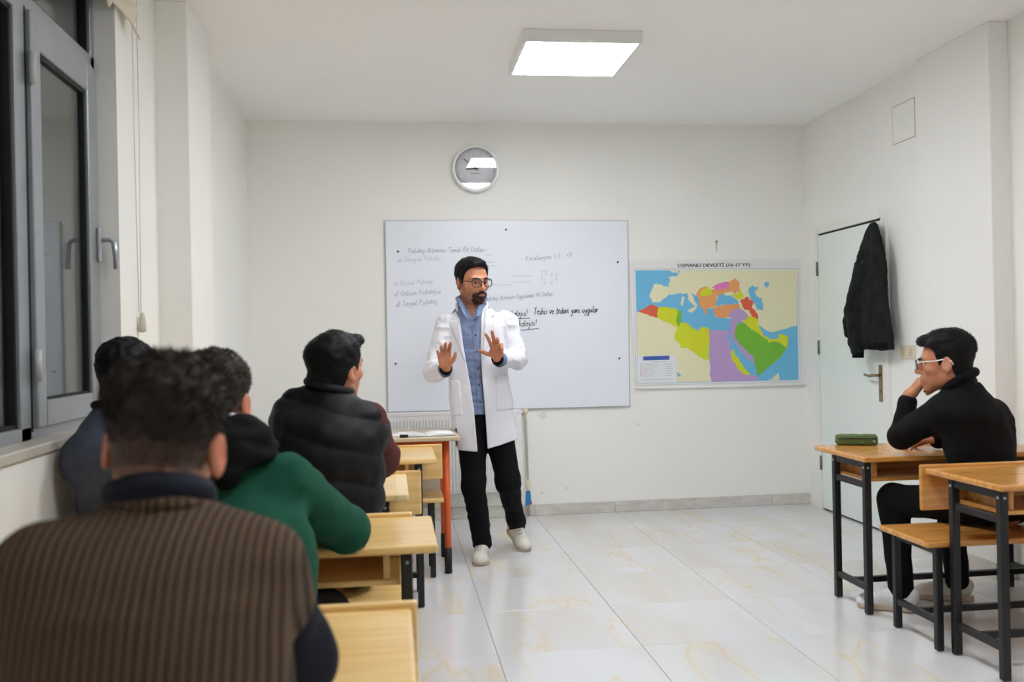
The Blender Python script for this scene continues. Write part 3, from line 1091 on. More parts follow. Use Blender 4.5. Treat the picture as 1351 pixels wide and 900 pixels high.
wm = empty('wall_map', (2.4, Y1, 1.37), 'coloured paper map of an empire hung on the back wall near the door', 'map')
WORLD[wm.name] = tuple(wm.location)
put('map_sheet', slab_mesh([MP(45, 58), MP(1062, 54), MP(1092, 802), MP(80, 822)], (0, .006, 0)), mat('map_paper', rgb(236, 236, 238), .45), wm)
put('bottom_batten', tube_mesh([MP(80, 822), MP(1092, 802)], .007, 8), M_WHITE, wm)
CMAP = {'sea': (112, 190, 232), 'cream': (236, 232, 196), 'red': (226, 100, 72), 'yel': (216, 222, 40), 'grn': (120, 190, 60), 'pur': (190, 160, 212),
        'org': (238, 166, 106), 'mag': (234, 130, 196), 'blue': (66, 96, 180), 'leg': (232, 236, 242), 'ltg': (140, 196, 84)}
for k_, c_ in CMAP.items(): mat('map_' + k_, rgb(*c_), .45)
REG = [
 ('sea', 1, [(82, 120), (1040, 118), (1052, 772), (97, 793)]),
 ('cream', 2, [(345, 120), (1040, 118), (1042, 445), (985, 464), (935, 478), (895, 489), (850, 470), (815, 442), (790, 420), (700, 425), (650, 405), (560, 395), (548, 345), (512, 345), (502, 390), (480, 345), (450, 275), (408, 252), (345, 258), (285, 265), (225, 312), (182, 308), (163, 268), (195, 203), (215, 200), (278, 222), (286, 180), (276, 158), (335, 152)]),
 ('cream', 2, [(385, 248), (402, 300), (436, 332), (392, 362), (414, 376), (453, 330), (425, 290), (410, 248)]),
 ('cream', 2, [(360, 280), (374, 280), (362, 328), (350, 326)]),
 ('cream', 2, [(286, 121), (338, 121), (334, 136), (300, 130)]),
 ('cream', 2, [(870, 773), (935, 728), (940, 772)]),
 ('cream', 2, [(90, 368), (215, 345), (330, 440), (345, 560), (520, 640), (533, 781), (97, 790)]),
 ('red', 3, [(97, 366), (180, 318), (215, 340), (213, 405), (150, 380)]),
 ('yel', 3, [(215, 340), (265, 337), (337, 352), (325, 420), (332, 460), (213, 405)]),
 ('grn', 3, [(335, 355), (362, 365), (350, 398), (358, 430), (332, 458), (325, 420)]),
 ('yel', 3, [(332, 458), (345, 432), (382, 432), (450, 478), (482, 452), (520, 470), (518, 650), (490, 650), (385, 578), (358, 580), (318, 530), (312, 505)]),
 ('pur', 3, [(520, 472), (640, 480), (630, 520), (652, 595), (692, 660), (760, 735), (810, 748), (800, 776), (532, 781), (525, 680)]),
 ('yel', 4, [(643, 602), (658, 590), (690, 640), (722, 690), (772, 740), (730, 742), (690, 700), (655, 650)]),
 ('pur', 3, [(640, 482), (655, 405), (632, 396), (636, 360), (700, 340), (752, 380), (745, 410), (716, 414), (688, 432), (668, 498), (702, 562), (786, 642), (780, 672), (742, 640), (692, 580), (648, 522)]),
 ('grn', 4, [(705, 425), (750, 455), (830, 500), (880, 545), (945, 550), (978, 580), (940, 640), (860, 705), (812, 745), (786, 672), (786, 640), (702, 562), (668, 497), (682, 450)]),
 ('yel', 4, [(712, 424), (770, 385), (808, 410), (820, 460), (838, 500), (884, 534), (930, 524), (935, 494), (992, 515), (980, 582), (945, 551), (880, 547), (820, 503), (770, 468)]),
 ('org', 3, [(440, 265), (462, 228), (500, 212), (540, 240), (562, 270), (565, 332), (512, 345), (502, 390), (478, 345), (456, 300)]),
 ('yel', 4, [(468, 270), (476, 236), (516, 212), (540, 265), (500, 273)]),
 ('org', 3, [(538, 240), (560, 215), (640, 190), (678, 163), (700, 200), (700, 235), (670, 265), (652, 246), (610, 256), (570, 276), (558, 258)]),
 ('mag', 4, [(535, 220), (600, 190), (636, 188), (635, 228), (570, 236)]),
 ('yel', 4, [(655, 270), (690, 262), (700, 232), (722, 270), (715, 292), (690, 290)]),
 ('red', 4, [(705, 300), (745, 275), (785, 310), (776, 340), (808, 380), (808, 410), (776, 390), (750, 355), (730, 350)]),
 ('yel', 4, [(700, 320), (732, 345), (722, 352)]),
 ('org', 3, [(548, 345), (600, 325), (700, 320), (705, 340), (650, 360), (632, 398), (590, 402), (555, 390)]),
 ('sea', 5, [(560, 310), (575, 265), (605, 255), (625, 275), (650, 270), (690, 300), (700, 318), (640, 322), (595, 322), (565, 336)]),
 ('sea', 5, [(748, 235), (775, 210), (810, 220), (790, 245), (810, 280), (830, 290), (845, 350), (800, 352), (785, 310), (755, 270)]),
 ('sea', 5, [(848, 195), (862, 183), (875, 205), (862, 228), (848, 220)]),
 ('sea', 5, [(330, 728), (338, 726), (355, 745), (335, 752)]),
 ('leg', 5, [(94, 630), (320, 624), (326, 786), (99, 791)]),
 ('blue', 6, [(127, 632), (283, 627), (284, 651), (128, 655)]),
]
def coast(pts):
    """break straight edges into a wandering coastline; the shift depends on position only, so shared borders stay shared"""
    out = []
    for (x0, y0), (x1, y1) in zip(pts, pts[1:] + pts[:1]):
        n_ = max(1, int(math.hypot(x1 - x0, y1 - y0) / 7))
        for k in range(n_):
            t = k / n_
            out.append((x0 + (x1 - x0) * t, y0 + (y1 - y0) * t))
    Pn = np.array([(x, y, 0.0) for x, y in out])
    d = np.stack([5.5 * noise3(Pn, .045) + 3 * noise3(Pn, .11), 5.5 * noise3(Pn + 500, .045) + 3 * noise3(Pn + 500, .11)], 1)
    res = []
    for (x, y), (dx, dy) in zip(out, d):
        if y < 122 or y > 768 or x < 100 or x > 1038: dx = dy = 0
        res.append((x + dx, y + dy))
    return res


for k_, (nm, lay, pts) in enumerate(REG):
    q_ = pts if (lay == 1 or nm in ('leg', 'blue')) else coast(pts)
    put('map_region', poly_mesh([MP(x, y, lay * .5 + k_ * .02) for x, y in q_]), MATS['map_' + nm], wm)
# legend lines and border
lg = []


def mseg(x0, y0, x1, y1):
    a, b = MP(x0, y0), MP(x1, y1); lg.append([(a[0], a[2]), (b[0], b[2])])


for k in range(6):
    y = 680 + 13.5 * k
    mseg(126, y, 215 - 14 * (k % 3), y - 1); mseg(255, y - 2, 305 - 9 * (k % 2), y - 3)
mseg(110, 770, 310, 764); mseg(185, 664, 268, 662)
put('legend_print', ribbon(lg, .0022, MY - .0052), mat('map_print_grey', rgb(168, 170, 178), .6), wm)
for k in range(6):
    p = MP(115, 678 + 13.5 * k)
    put('legend_key', bm_mesh(box_bm(p[0] - .006, p[0] + .006, MY - .0054, MY - .0050, p[2] - .003, p[2] + .003)), MATS['map_' + ('org', 'yel', 'yel', 'red', 'red', 'mag')[k]], wm)
lg = []
B_ = [(72, 112), (1050, 110), (1062, 782), (88, 804)]
for a, b in zip(B_, B_[1:] + B_[:1]): mseg(*a, *b)
put('border_line', ribbon(lg, .0022, MY - .0006), MATS['map_print_grey'], wm)
tm = text_mesh('OSMANLI DEVLETİ (16-17 YY)', .036, 0, 1.0)
xsz = [v.co.x for v in tm.vertices]
a, b = MP(332, 92), MP(762, 90)
tm.transform(Matrix.Translation(((a[0] + b[0]) / 2, MY - .0015, (a[2] + b[2]) / 2)) @ Matrix.Diagonal(((b[0] - a[0]) / (max(xsz) - min(xsz)), 1, 1, 1)))
b2 = bmesh.new(); b2.from_mesh(tm); tm.transform(Matrix.Translation((.0022, -.0001, .0006))); b2.from_mesh(tm); b2.to_mesh(tm); b2.free()   # heavier strokes
put('map_title', tm, M_INK, wm)
# nail with cracked plaster above the map
nl = empty('nail', (2.40, Y1, 1.98), 'small nail in cracked plaster above the wall map', 'nail')
WORLD[nl.name] = tuple(nl.location)
c = U(945, 319, Y1)
put('shank', tube_mesh([(c[0], Y1, c[2]), (c[0], Y1 - .02, c[2] + .004)], .003, 8), M_STEEL, nl)
put('plaster_chip', slab_mesh([(c[0] + x, Y1 - .0012, c[2] + z) for x, z in [(-.012, .005), (.0, .012), (.012, .003), (.006, -.03), (.003, -.075), (-.001, -.08), (-.003, -.03)]], (0, .001, 0)),
    mat('plaster_scuff', rgb(196, 190, 178), .9), nl)

# ------------------------------------------------------------------ radiator
rd = empty('radiator', (.43, Y1, .16), 'white panel radiator under the whiteboard', 'radiator')
WORLD[rd.name] = tuple(rd.location)
RX0, RX1, RZ0, RZ1, RY = -.10, .905, .195, .775, Y1 - .10
box('panel', RX0, RX1, RY, Y1 - .03, RZ0, RZ1, M_RAD, rd, .006)
fb = bmesh.new()
npitch = int((RX1 - RX0 - .06) / .0225)
for k in range(npitch):
    x0 = RX0 + .03 + k * .0225
    box_bm(x0, x0 + .0135, RY - .012, RY + .004, RZ0 + .02, RZ1 - .045, .004, bm=fb)
ff = put('flutes', bm_mesh(fb), M_RAD, rd); ff['kind'] = 'stuff'
box('top_grille', RX0 - .003, RX1 + .003, RY - .003, Y1 - .03, RZ1 - .022, RZ1 + .004, M_RAD, rd, .003)
vb = put('valve', lathe_mesh([(0, .79), (.016, .788), (.019, .77), (.017, .745), (.010, .74), (.010, .70), (0, .70)], (.935, RY + .03, 0), 'Z', 16), M_CREAM, rd)
put('valve_elbow', tube_mesh([(.905, RY + .03, .745), (.935, RY + .03, .745)], .010, 10), M_ALU, vb)
put('riser_pipe', tube_mesh([(.935, RY + .03, .74), (.94, RY + .03, .5), (.943, RY + .03, .25), (.945, RY + .03, .02)], .0085, 10), mat('pipe_grey', rgb(178, 176, 168), .4), rd)
put('pipe_collar', lathe_mesh([(.0085, .275), (.016, .27), (.016, .215), (.012, .205), (.0085, .20)], (.943, RY + .03, 0), 'Z', 14), M_CREAM, rd)
tgm = empty('paper_tag', (.94, RY, .1), 'small blue and red paper tag hanging on the radiator pipe', 'tag')
WORLD[tgm.name] = tuple(tgm.location)
put('blue_card', slab_mesh([(.925, RY + .012, .195), (.956, RY + .010, .195), (.962, RY + .006, .12), (.940, RY + .008, .09), (.918, RY + .012, .09)], (0, .003, 0)), mat('card_blue', rgb(44, 124, 190), .6), tgm)
put('red_card', slab_mesh([(.955, RY + .018, .15), (.968, RY + .018, .11), (.967, RY + .018, .092), (.94, RY + .018, .10)], (0, .003, 0)), mat('card_red', rgb(190, 58, 58), .6), tgm)

# old tape smear and scuffs on the lower back wall
for k, (su, sv, sw, sh_, c_) in enumerate([(716, 549, 6, 5, (228, 230, 238)), (715, 650, 2.4, 1.4, (214, 214, 214)), (748, 644, 2.0, 1.3, (222, 222, 220)), (842, 560, 1.8, 1.5, (226, 222, 216))]):
    pts = []
    for i in range(11):
        a_ = 2 * math.pi * i / 11
        rr = 1 + .35 * math.sin(i * 2.3 + k) + .2 * math.sin(i * 4.1)
        p = U(su + sw * rr * math.cos(a_), sv + sh_ * rr * math.sin(a_), Y1)
        pts.append((p[0], Y1 - .0006, p[2]))
    put('scuff_mark', slab_mesh(pts, (0, .0006, 0)), mat('scuff_%d' % k, rgb(*c_), .8), bpy.data.objects['wall_back'])

# ================================================================== FURNITURE
TOP = .715


def school_desk(x0, x1, yn, yf, wood, label, panel=None, inset=.07, group='school desks', strip=False):
    """yn near edge, yf far edge; panel=(x_left, x_right) of the board along the far edge (backrest for the bench beyond)"""
    r = empty('school_desk', ((x0 + x1) / 2, (yn + yf) / 2, 0), label, 'desk', group)
    WORLD[r.name] = tuple(r.location)
    tp = box('desktop', x0, x1, yn, yf, TOP - .024, TOP, wood, r, .007, 2)
    if strip:
        box('end_strip', x1 - .05, x1 + .0015, yn - .0015, yf + .0015, TOP - .0255, TOP + .0012, mat('pine_pale', rgb(240, 214, 160), .3, noise=.06, nscale=12), r, .006, 2)
    lx0, lx1 = x0 + inset, x1 - inset
    ya, yb = yn + .022, yn + .345
    w_ = .031
    for xa in (lx0, lx1 - w_):
        for yy in (ya, yb - w_):
            lg_ = box('leg', xa, xa + w_, yy, yy + w_, 0.004, TOP - .026, M_STEEL, r, .003)
        for z0, nm in ((TOP - .055, 'top_rail'), (TOP - .145, 'shelf_rail'), (.105, 'foot_rail')):
            box(nm, xa + .005, xa + w_ - .005, ya + w_, yb - w_, z0, z0 + .028, M_STEEL, r, .002)
        for yy in (ya, yb - w_):
            px = xa + (w_ if xa > (x0 + x1) / 2 else 0)
            sgn = 1 if xa > (x0 + x1) / 2 else -1
            for zz in (TOP - .05,):
                put('bolt', lathe_mesh([(0, sgn * .004), (.005, sgn * .003), (.006, 0)], (px, yy + w_ / 2, zz), 'X', 8), M_ALU, r)
                put('bolt', lathe_mesh([(0, -.004), (.005, -.003), (.006, 0)], (xa + w_ / 2, ya, zz), 'Y', 8), M_ALU, r) if yy == ya else None
    box('stretcher', lx0 + w_, lx1 - w_, yb - w_ - .14, yb - w_ - .112, .106, .132, M_STEEL, r, .002)
    sh = bmesh.new()
    sx0, sx1 = lx0 + w_ + .002, lx1 - w_ - .002
    shelf = box('shelf', sx0, sx1, ya + .03, yb - .004, TOP - .118, TOP - .102, wood, r, .002)
    box('shelf_back', sx0, sx1, yb - .02, yb - .004, TOP - .102, TOP - .045, wood, shelf, .002)
    for xa in (sx0 + .03, sx1 - .048):
        box('shelf_cleat', xa, xa + .018, ya + .04, yb - .03, TOP - .102, TOP - .025, wood, shelf, .002)
    if panel:
        p = box('back_panel', panel[0], panel[1], yf + .002, yf + .022, TOP - .175, TOP + .012, wood, r, .006, 2)
    return r


def school_bench(x0, x1, yn, yf, wood, label, inset=.05, z=.44, group='school benches'):
    r = empty('school_bench', ((x0 + x1) / 2, (yn + yf) / 2, 0), label, 'bench', group)
    WORLD[r.name] = tuple(r.location)
    box('seat', x0, x1, yn, yf, z - .024, z, wood, r, .007, 2)
    w_ = .029
    ya, yb = yn + .012, yf - .022
    for xa in (x0 + inset, x1 - inset - w_):
        for yy in (ya, yb - w_):
            box('leg', xa, xa + w_, yy, yy + w_, .004, z - .026, M_STEEL, r, .003)
        for z0, nm in ((z - .055, 'seat_rail'), (.105, 'foot_rail')):
            box(nm, xa + .004, xa + w_ - .004, ya + w_, yb - w_, z0, z0 + .026, M_STEEL, r, .002)
    ym = (ya + yb) / 2
    box('stretcher', x0 + inset + w_, x1 - inset - w_, ym - .013, ym + .013, .106, .13, M_STEEL, r, .002)
    return r


school_desk(-1.01, .028, 1.53, 1.965, M_WOODL, 'pine school desk in front of the student in the brown ribbed jacket', (-1.01, .04))
school_desk(-.98, .112, 2.565, 3.005, M_WOODL, 'pine school desk under the elbow of the student in the green hoodie', (-.96, .05))
school_desk(-1.00, .045, 3.44, 3.985, M_WOODL, 'pine school desk with a paler end strip under the maroon sleeve', (-.98, .108), strip=True)
school_desk(-.83, .198, 4.475, 5.0, M_WOODL, 'empty pine school desk right behind the orange-legged table', (-.82, .25))
school_bench(-1.01, .02, .98, 1.34, M_WOODL, 'pine bench the student in the brown ribbed jacket sits on')
school_bench(-.98, .05, 2.05, 2.42, M_WOODL, 'pine bench the student in the green hoodie sits on')
school_bench(-.98, .05, 3.04, 3.40, M_WOODL, 'pine bench shared by the students in grey sweater and black vest')
school_bench(-.85, .06, 4.04, 4.40, M_WOODL, 'empty pine bench behind the desk with the paler end strip')
school_bench(-.77, .258, 5.045, 5.36, M_WOODL, 'pine bench pushed under the orange-legged table', z=.43)
school_desk(2.085, 3.035, 3.955, 4.465, M_WOODR, 'amber varnished school desk carrying the green pencil case', None, inset=.012)
school_desk(2.15, 3.10, 3.10, 3.585, M_WOODR, 'amber varnished school desk behind the back of the student in black', (2.135, 3.10), inset=.012)
school_bench(2.075, 3.02, 3.455, 3.575 + .25, M_WOODR, 'amber varnished bench the student in black sits on', inset=.045)

# teacher's table
tt = empty('teacher_table', (-.2, 5.35, 0), "teacher's table with beige top and orange steel legs capped in black", 'table')
WORLD[tt.name] = tuple(tt.location)
box('tabletop', -.85, .352, 5.06, 5.62, .735, .757, mat('beige_laminate', rgb(206, 190, 164), .35, noise=.06, nscale=6), tt, .004)
for xa in (-.82, .262):
    for yy in (5.13, 5.53):
        l_ = put('leg', tube_mesh([(xa + .018, yy + .02, .004), (xa + .018, yy + .02, .734)], .018, 14), M_ORANGE, tt)
        put('leg_cap', tube_mesh([(xa + .018, yy + .02, .002), (xa + .018, yy + .02, .14)], .0205, 14), M_RUB, l_)
    put('side_rail', tube_mesh([(xa + .018, 5.15, .665), (xa + .018, 5.55, .665)], .012, 10), M_ORANGE, tt)
    put('side_rail', tube_mesh([(xa + .018, 5.15, .36), (xa + .018, 5.55, .36)], .010, 10), M_ORANGE, tt)
box('apron', -.80, .262, 5.142, 5.16, .695, .734, M_ORANGE, tt, .002)
put('stretcher', tube_mesh([(-.80, 5.55, .36), (.28, 5.55, .36)], .0115, 10), M_ORANGE, tt)
box('modesty_panel', -.79, .26, 5.50, 5.515, .30, .70, mat('beige_panel', rgb(240, 228, 204), .5, noise=.05, nscale=5), tt, .003)


def open_book(name, cx, cy, z, w_, d_, rot, label, cat='notebook', spread=True, thick=.008, cover=M_PAPER):
    r = empty(name, (cx, cy, z), label, cat)
    WORLD[r.name] = (0, 0, 0)
    r.rotation_euler = (0, 0, rot)
    for sgn in ((-1, 1) if spread else (1,)):
        N_ = 8
        V, Fc = [], []
        for i in range(N_ + 1):
            t = i / N_
            zz = thick * (math.sin(min(1, t * 1.6) * math.pi * .5) * (1 - .45 * t)) + .002
            for (yy, z2) in ((-d_ / 2, zz), (d_ / 2, zz), (d_ / 2, .001), (-d_ / 2, .001)):
                V.append((sgn * t * w_ / 2, yy, z2))
        for i in range(N_):
            a = i * 4
            for k in range(4):
                Fc.append((a + k, a + (k + 1) % 4, a + 4 + (k + 1) % 4, a + 4 + k))
        Fc.append((0, 1, 2, 3)); Fc.append((N_ * 4 + 3, N_ * 4 + 2, N_ * 4 + 1, N_ * 4))
        me = bpy.data.meshes.new('pages'); me.from_pydata(V, [], Fc)
        b2 = bmesh.new(); b2.from_mesh(me); bmesh.ops.recalc_face_normals(b2, faces=b2.faces); b2.to_mesh(me); b2.free()
        o = bpy.data.objects.new('page_block', me); COL.objects.link(o); o.parent = r; me.materials.append(M_PAPER)
    me = bm_mesh(box_bm(-w_ / 2 - .004 if spread else -.004, w_ / 2 + .004, -d_ / 2 - .004, d_ / 2 + .004, 0, .0022))
    o = bpy.data.objects.new('cover', me); COL.objects.link(o); o.parent = r; me.materials.append(cover)
    return r


open_book('notebook', .17, 5.22, .757, .30, .20, .08, "open notebook with dark spine on the orange-legged table", thick=.016, cover=M_NAVY)
ps = box('paper_sheet', -.13, .03, 5.10, 5.33, .757, .7595, M_PAPER, None, 0, loc=(-.05, 5.2, .757))
tag(ps, 'loose white sheets lying beside the open notebook', 'paper')
mk = empty('board_marker', (.015, 5.09, .757), 'black board marker lying on the loose white sheets', 'pen')
WORLD[mk.name] = tuple(mk.location)
put('barrel', tube_mesh([(-.02, 5.12, .7675), (.03, 5.10, .7675)], .008, 10), M_WHITE, mk)
put('marker_cap', tube_mesh([(.03, 5.10, .7675), (.07, 5.084, .7675)], .0085, 10), M_RUB, mk)

# pencil case and exercise book on the right-hand desk
pc0 = UZ(1130, 587, TOP)
pc = empty('pencil_case', tuple(pc0), 'green canvas pencil case lying on the amber desk', 'pencil case')
WORLD[pc.name] = tuple(pc0)
ax = np.array([math.cos(-.35), math.sin(-.35), 0]); ay = np.array([-ax[1], ax[0], 0])
Rpc = np.stack([ax, ay, A3(0, 0, 1)], 1)


def case_fn(P):
    q = (P - pc0 - A3(0, 0, .026)) @ Rpc
    hx, hy, hz = .098, .042, .024 + .004 * 0
    top = .006 * np.cos(q[:, 0] * 16) * (q[:, 2] > 0)
    b = np.abs(q) - np.stack([np.full(len(q), hx - .012), np.full(len(q), hy - .012), np.full(len(q), hz - .012)], 1)
    d = np.sqrt((np.maximum(b, 0) ** 2).sum(1)) + np.minimum(b.max(1), 0) - .012
    return d - .35 * top + .003 * noise3(P, 40)


sdf_obj('case_body', case_fn, pc0 - .14, pc0 + .14, .005, M_CASE, pc)
zp = [pc0 + Rpc @ A3(x, -.0425, .034 + .003 * math.cos(x * 16)) for x in np.linspace(-.085, .085, 12)]
z_ = put('zip', tube_mesh(zp, .0032, 6), mat('zip_dark', rgb(48, 58, 36), .6), pc)
put('zip_pull', slab_mesh([pc0 + Rpc @ A3(.07 + dx, -.047, .03 + dz) for dx, dz in ((0, 0), (.012, -.004), (.014, -.014), (.002, -.010))], tuple(Rpc @ A3(0, -.002, 0))), M_ALU, z_)
b0 = UZ(1222, 586, TOP)
open_book('exercise_book', b0[0] + .03, b0[1] + .02, TOP, .26, .20, -.1, 'open exercise book under the arms of the student in black', 'notebook', thick=.012, cover=mat('cover_pink', rgb(206, 150, 150), .5))

# dark jacket hung on the door hook
jk = empty('hanging_jacket', (3.03, 5.62, 1.15), 'dark camouflage jacket hanging from the hook on the white door', 'jacket')
WORLD[jk.name] = tuple(jk.location)
JX = 3.015


def J(u, v, x=JX):
    return UX(u, v, x)


jl = A3(0, 1, 0)
def jrow(v, ul, ur, d_):
    a_, b_ = J(ul, v), J(ur, v)
    return ((a_ + b_) / 2, abs(a_[1] - b_[1]) / 2, d_)


body_j = loft([jrow(293, 1149, 1156, .014), jrow(306, 1142, 1159, .024), jrow(325, 1136, 1164, .034), jrow(345, 1130, 1168, .04), jrow(372, 1123, 1169, .044), jrow(402, 1117, 1172, .047), jrow(432, 1119, 1176, .048), jrow(463, 1136, 1179, .042)], jl)
slv = union([cap(J(1140, 345, 2.985), J(1128, 410, 2.975), .045, .062), cap(J(1128, 410, 2.975), J(1131, 450, 2.97), .062, .052), cap(J(1131, 450, 2.97), J(1132, 463, 2.97), .05, .040)], .03)
slv2 = union([cap(J(1132, 350, 3.04), J(1122, 425, 3.04), .03, .045), cap(J(1122, 425, 3.04), J(1120, 440, 3.04), .045, .03)], .03)
hemz = J(1165, 462)[2]


def jacket_fn(P):
    d = smin(smax(body_j(P), hemz - P[:, 2], .01), smin(slv(P), slv2(P), .02), .012)
    d = d + .006 * noise3(P * A3(1, 1, .5), 16) + .003 * noise3(P, 45)
    return np.maximum(d, P[:, 0] - (XR - .018))


jb, jv, jq = sdf_obj('jacket_shell', jacket_fn, (2.85, 5.2, 1.0), (3.09, 6.1, 2.05), .007, M_JACKET, jk)
cz = J(1132, 466, 2.97)
put('cuff', lathe_mesh([(.030, -.03), (.038, -.028), (.036, -.012), (.038, 0), (.036, .012), (.034, .02)], tuple(cz), 'Z', 18), M_BLACKC, jk)
put('waistband', tube_mesh([J(1143, 456, 2.99), J(1150, 457, 2.985), J(1160, 457, 2.985), J(1168, 457, 2.995), J(1175, 456, 3.02)], .024, 10), M_BLACKC, jk)
put('hanging_loop', tube_mesh([(XR - .05, DY0 + .02, 1.945), (XR - .058, DY0 + .04, 1.938), (XR - .05, DY0 + .065, 1.945), J(1151, 294)], .004, 6), M_BLACKC, jk)

# ================================================================== PEOPLE
def bounds(pts, m_):
    P = np.array(pts)
    return P.min(0) - m_, P.max(0) + m_


def head_fns(pos, R, s, neck_base, neck_r=.056, jaw=1.0, ear=1.0):
    """head in its own frame: +y face, +z up, origin between the eyes' height and the ears; returns skin sdf, cranium sdf, local mapper"""
    pos = np.array(pos, float)
    loc = lambda P: (P - pos) @ R / s
    cran = union([ell((0, -.014, .035), (.077, .099, .084)), ell((0, .022, -.025), (.064, .070, .080))], .03)
    face = [cran,
            cap((-.047, .0, -.062), (0, .062, -.100), .020 * jaw, .019), cap((.047, .0, -.062), (0, .062, -.100), .020 * jaw, .019),
            ell((0, .045, -.075), (.042 * jaw, .045, .035)),
            ell((0, .076, -.104), (.020, .016, .016)),
            ell((-.046, .056, -.024), (.020, .022, .018)), ell((.046, .056, -.024), (.020, .022, .018)),
            cap((-.040, .076, .020), (-.012, .088, .018), .011), cap((.040, .076, .020), (.012, .088, .018), .011),
            ell((0, .085, -.064), (.028, .016, .024))]
    base = union(face, .018)
    nose = union([cap((0, .090, .010), (0, .111, -.030), .008, .0125), ell((-.011, .100, -.036), (.010, .012, .008)), ell((.011, .100, -.036), (.010, .012, .008))], .008)
    lips = union([ell((0, .097, -.0610), (.022, .010, .0055)), ell((0, .096, -.0715), (.020, .010, .0065))], .002)
    sock = [ell((-.032, .100, .001), (.018, .020, .012)), ell((.032, .100, .001), (.018, .020, .012))]
    Rl = rotz(.35) @ rotx(.12)
    Rr = rotz(-.35) @ rotx(.12)
    earL = ell((.083, -.012, -.008), (.008 * ear, .020 * ear, .034 * ear), Rr)
    earR = ell((-.083, -.012, -.008), (.008 * ear, .020 * ear, .034 * ear), Rl)
    conL = ell((.094, -.008, -.004), (.009, .012, .021), Rr)
    conR = ell((-.094, -.008, -.004), (.009, .012, .021), Rl)
    nb = (np.array(neck_base) - pos) @ R / s
    neck = union([cap((0, -.022, -.045), nb, neck_r / s * .98, neck_r / s * 1.08), cap((0, -.04, -.02), (nb[0], nb[1] - .02, nb[2]), .045, .05)], .03)
    lids = [union([cap((sx * .046, .0735, .0065), (sx * .018, .0835, .0075), .0072), cap((sx * .045, .0725, -.0098), (sx * .019, .0815, -.0098), .0048)], .002) for sx in (-1, 1)]

    def skin(P):
        q = loc(P)
        d = base(q)
        d = smin(d, neck(q), .025)
        d = smax(d, -sock[0](q), .012); d = smax(d, -sock[1](q), .012)
        d = smin(d, nose(q), .007)
        d = smin(d, lips(q), .005)
        d = smin(d, lids[0](q), .004); d = smin(d, lids[1](q), .004)
        e = np.minimum(smax(earL(q), -conL(q), .005), smax(earR(q), -conR(q), .005))
        d = smin(d, e, .008)
        return d * s
    return skin, (lambda P: smin(cran(loc(P)), neck(loc(P)), .025) * s), loc


def hand_fn(wrist, ydir, zdir, side, curl, spread=(.22, .05, -.10, -.26), s=1.0, thumb=(.75, .35, .25), lateral=None):
    """open hand: ydir along the fingers, zdir out of the palm, thumb on the +x side (side=+1) or -x side"""
    y = np.array(ydir, float); y /= np.linalg.norm(y)
    z = np.array(zdir, float); z -= y * (z @ y); z /= np.linalg.norm(z)
    x = np.cross(y, z) * side
    W = np.array(wrist, float)
    L2W = lambda p: W + s * (p[0] * x + p[1] * y + p[2] * z)
    prims, pts = [], []
    bases = [(.027, .094), (.0085, .098), (-.010, .094), (-.0265, .086)]
    lens = [(.040, .024, .020), (.044, .028, .021), (.041, .026, .020), (.032, .019, .018)]
    rad = [.0102, .0107, .0101, .0090]
    palm = []
    for (bx, by), r in zip(bases, rad):
        palm.append(cap(L2W((bx * .55, .012, -.002)), L2W((bx, by - .008, 0)), .0145 * s, .0125 * s))
    palm.append(cap(L2W((.0, -.02, 0)), L2W((0, .02, 0)), .024 * s, .026 * s))
    palm.append(cap(L2W((.016, .022, .008)), L2W((.030, .050, .008)), .016 * s, .013 * s))
    palm.append(cap(L2W((-.020, .025, .007)), L2W((-.024, .06, .004)), .013 * s, .011 * s))
    pf = union(palm, .012 * s)
    fingers = []
    for i in range(4):
        bx, by = bases[i]
        a = 0.0
        p = np.array([bx, by - .012, 0.0]); sp = spread[i]
        for k in range(3):
            a += curl[i][k]
            d = np.array([math.sin(sp) * math.cos(a), math.cos(sp) * math.cos(a), math.sin(a)])
            q = p + d * (lens[i][k] + (.012 if k == 0 else 0))
            r0 = rad[i] * (1 - .07 * k); r1 = rad[i] * (1 - .07 * (k + 1))
            fingers.append((i, cap(L2W(p), L2W(q), r0 * s, r1 * s)))
            pts.append(L2W(q)); p = q
    th, tb, tc = thumb
    p = np.array([.020, .022, .006])
    for k, (ln, ang) in enumerate(((.042, th), (.032, th - tb), (.025, th - tb - tc))):
        d = np.array([math.sin(ang), math.cos(ang), .25 + .12 * k]); d /= np.linalg.norm(d)
        q = p + d * ln
        fingers.append((4, cap(L2W(p), L2W(q), (.0135 - .002 * k) * s, (.0115 - .0018 * k) * s)))
        pts.append(L2W(q)); p = q
    pts += [L2W((0, -.03, 0)), L2W((.05, .05, 0)), L2W((-.05, .05, 0))]

    def f(P):
        per = {}
        for i, g in fingers:
            d = g(P)
            per[i] = d if i not in per else smin(per[i], d, .003 * s)
        d = pf(P)
        for i in per:
            d = smin(d, per[i], (.010 if i == 4 else .0045) * s)
        return d
    return f, pts


def hairline(y, x, front=.070, nape=-.062):
    return np.interp(y, [-.12, -.06, -.032, -.022, .004, .018, .032, .048, .066, .10], [nape, nape, -.045, .012, .010, -.012, .040, .072, front + .002, front + .006])


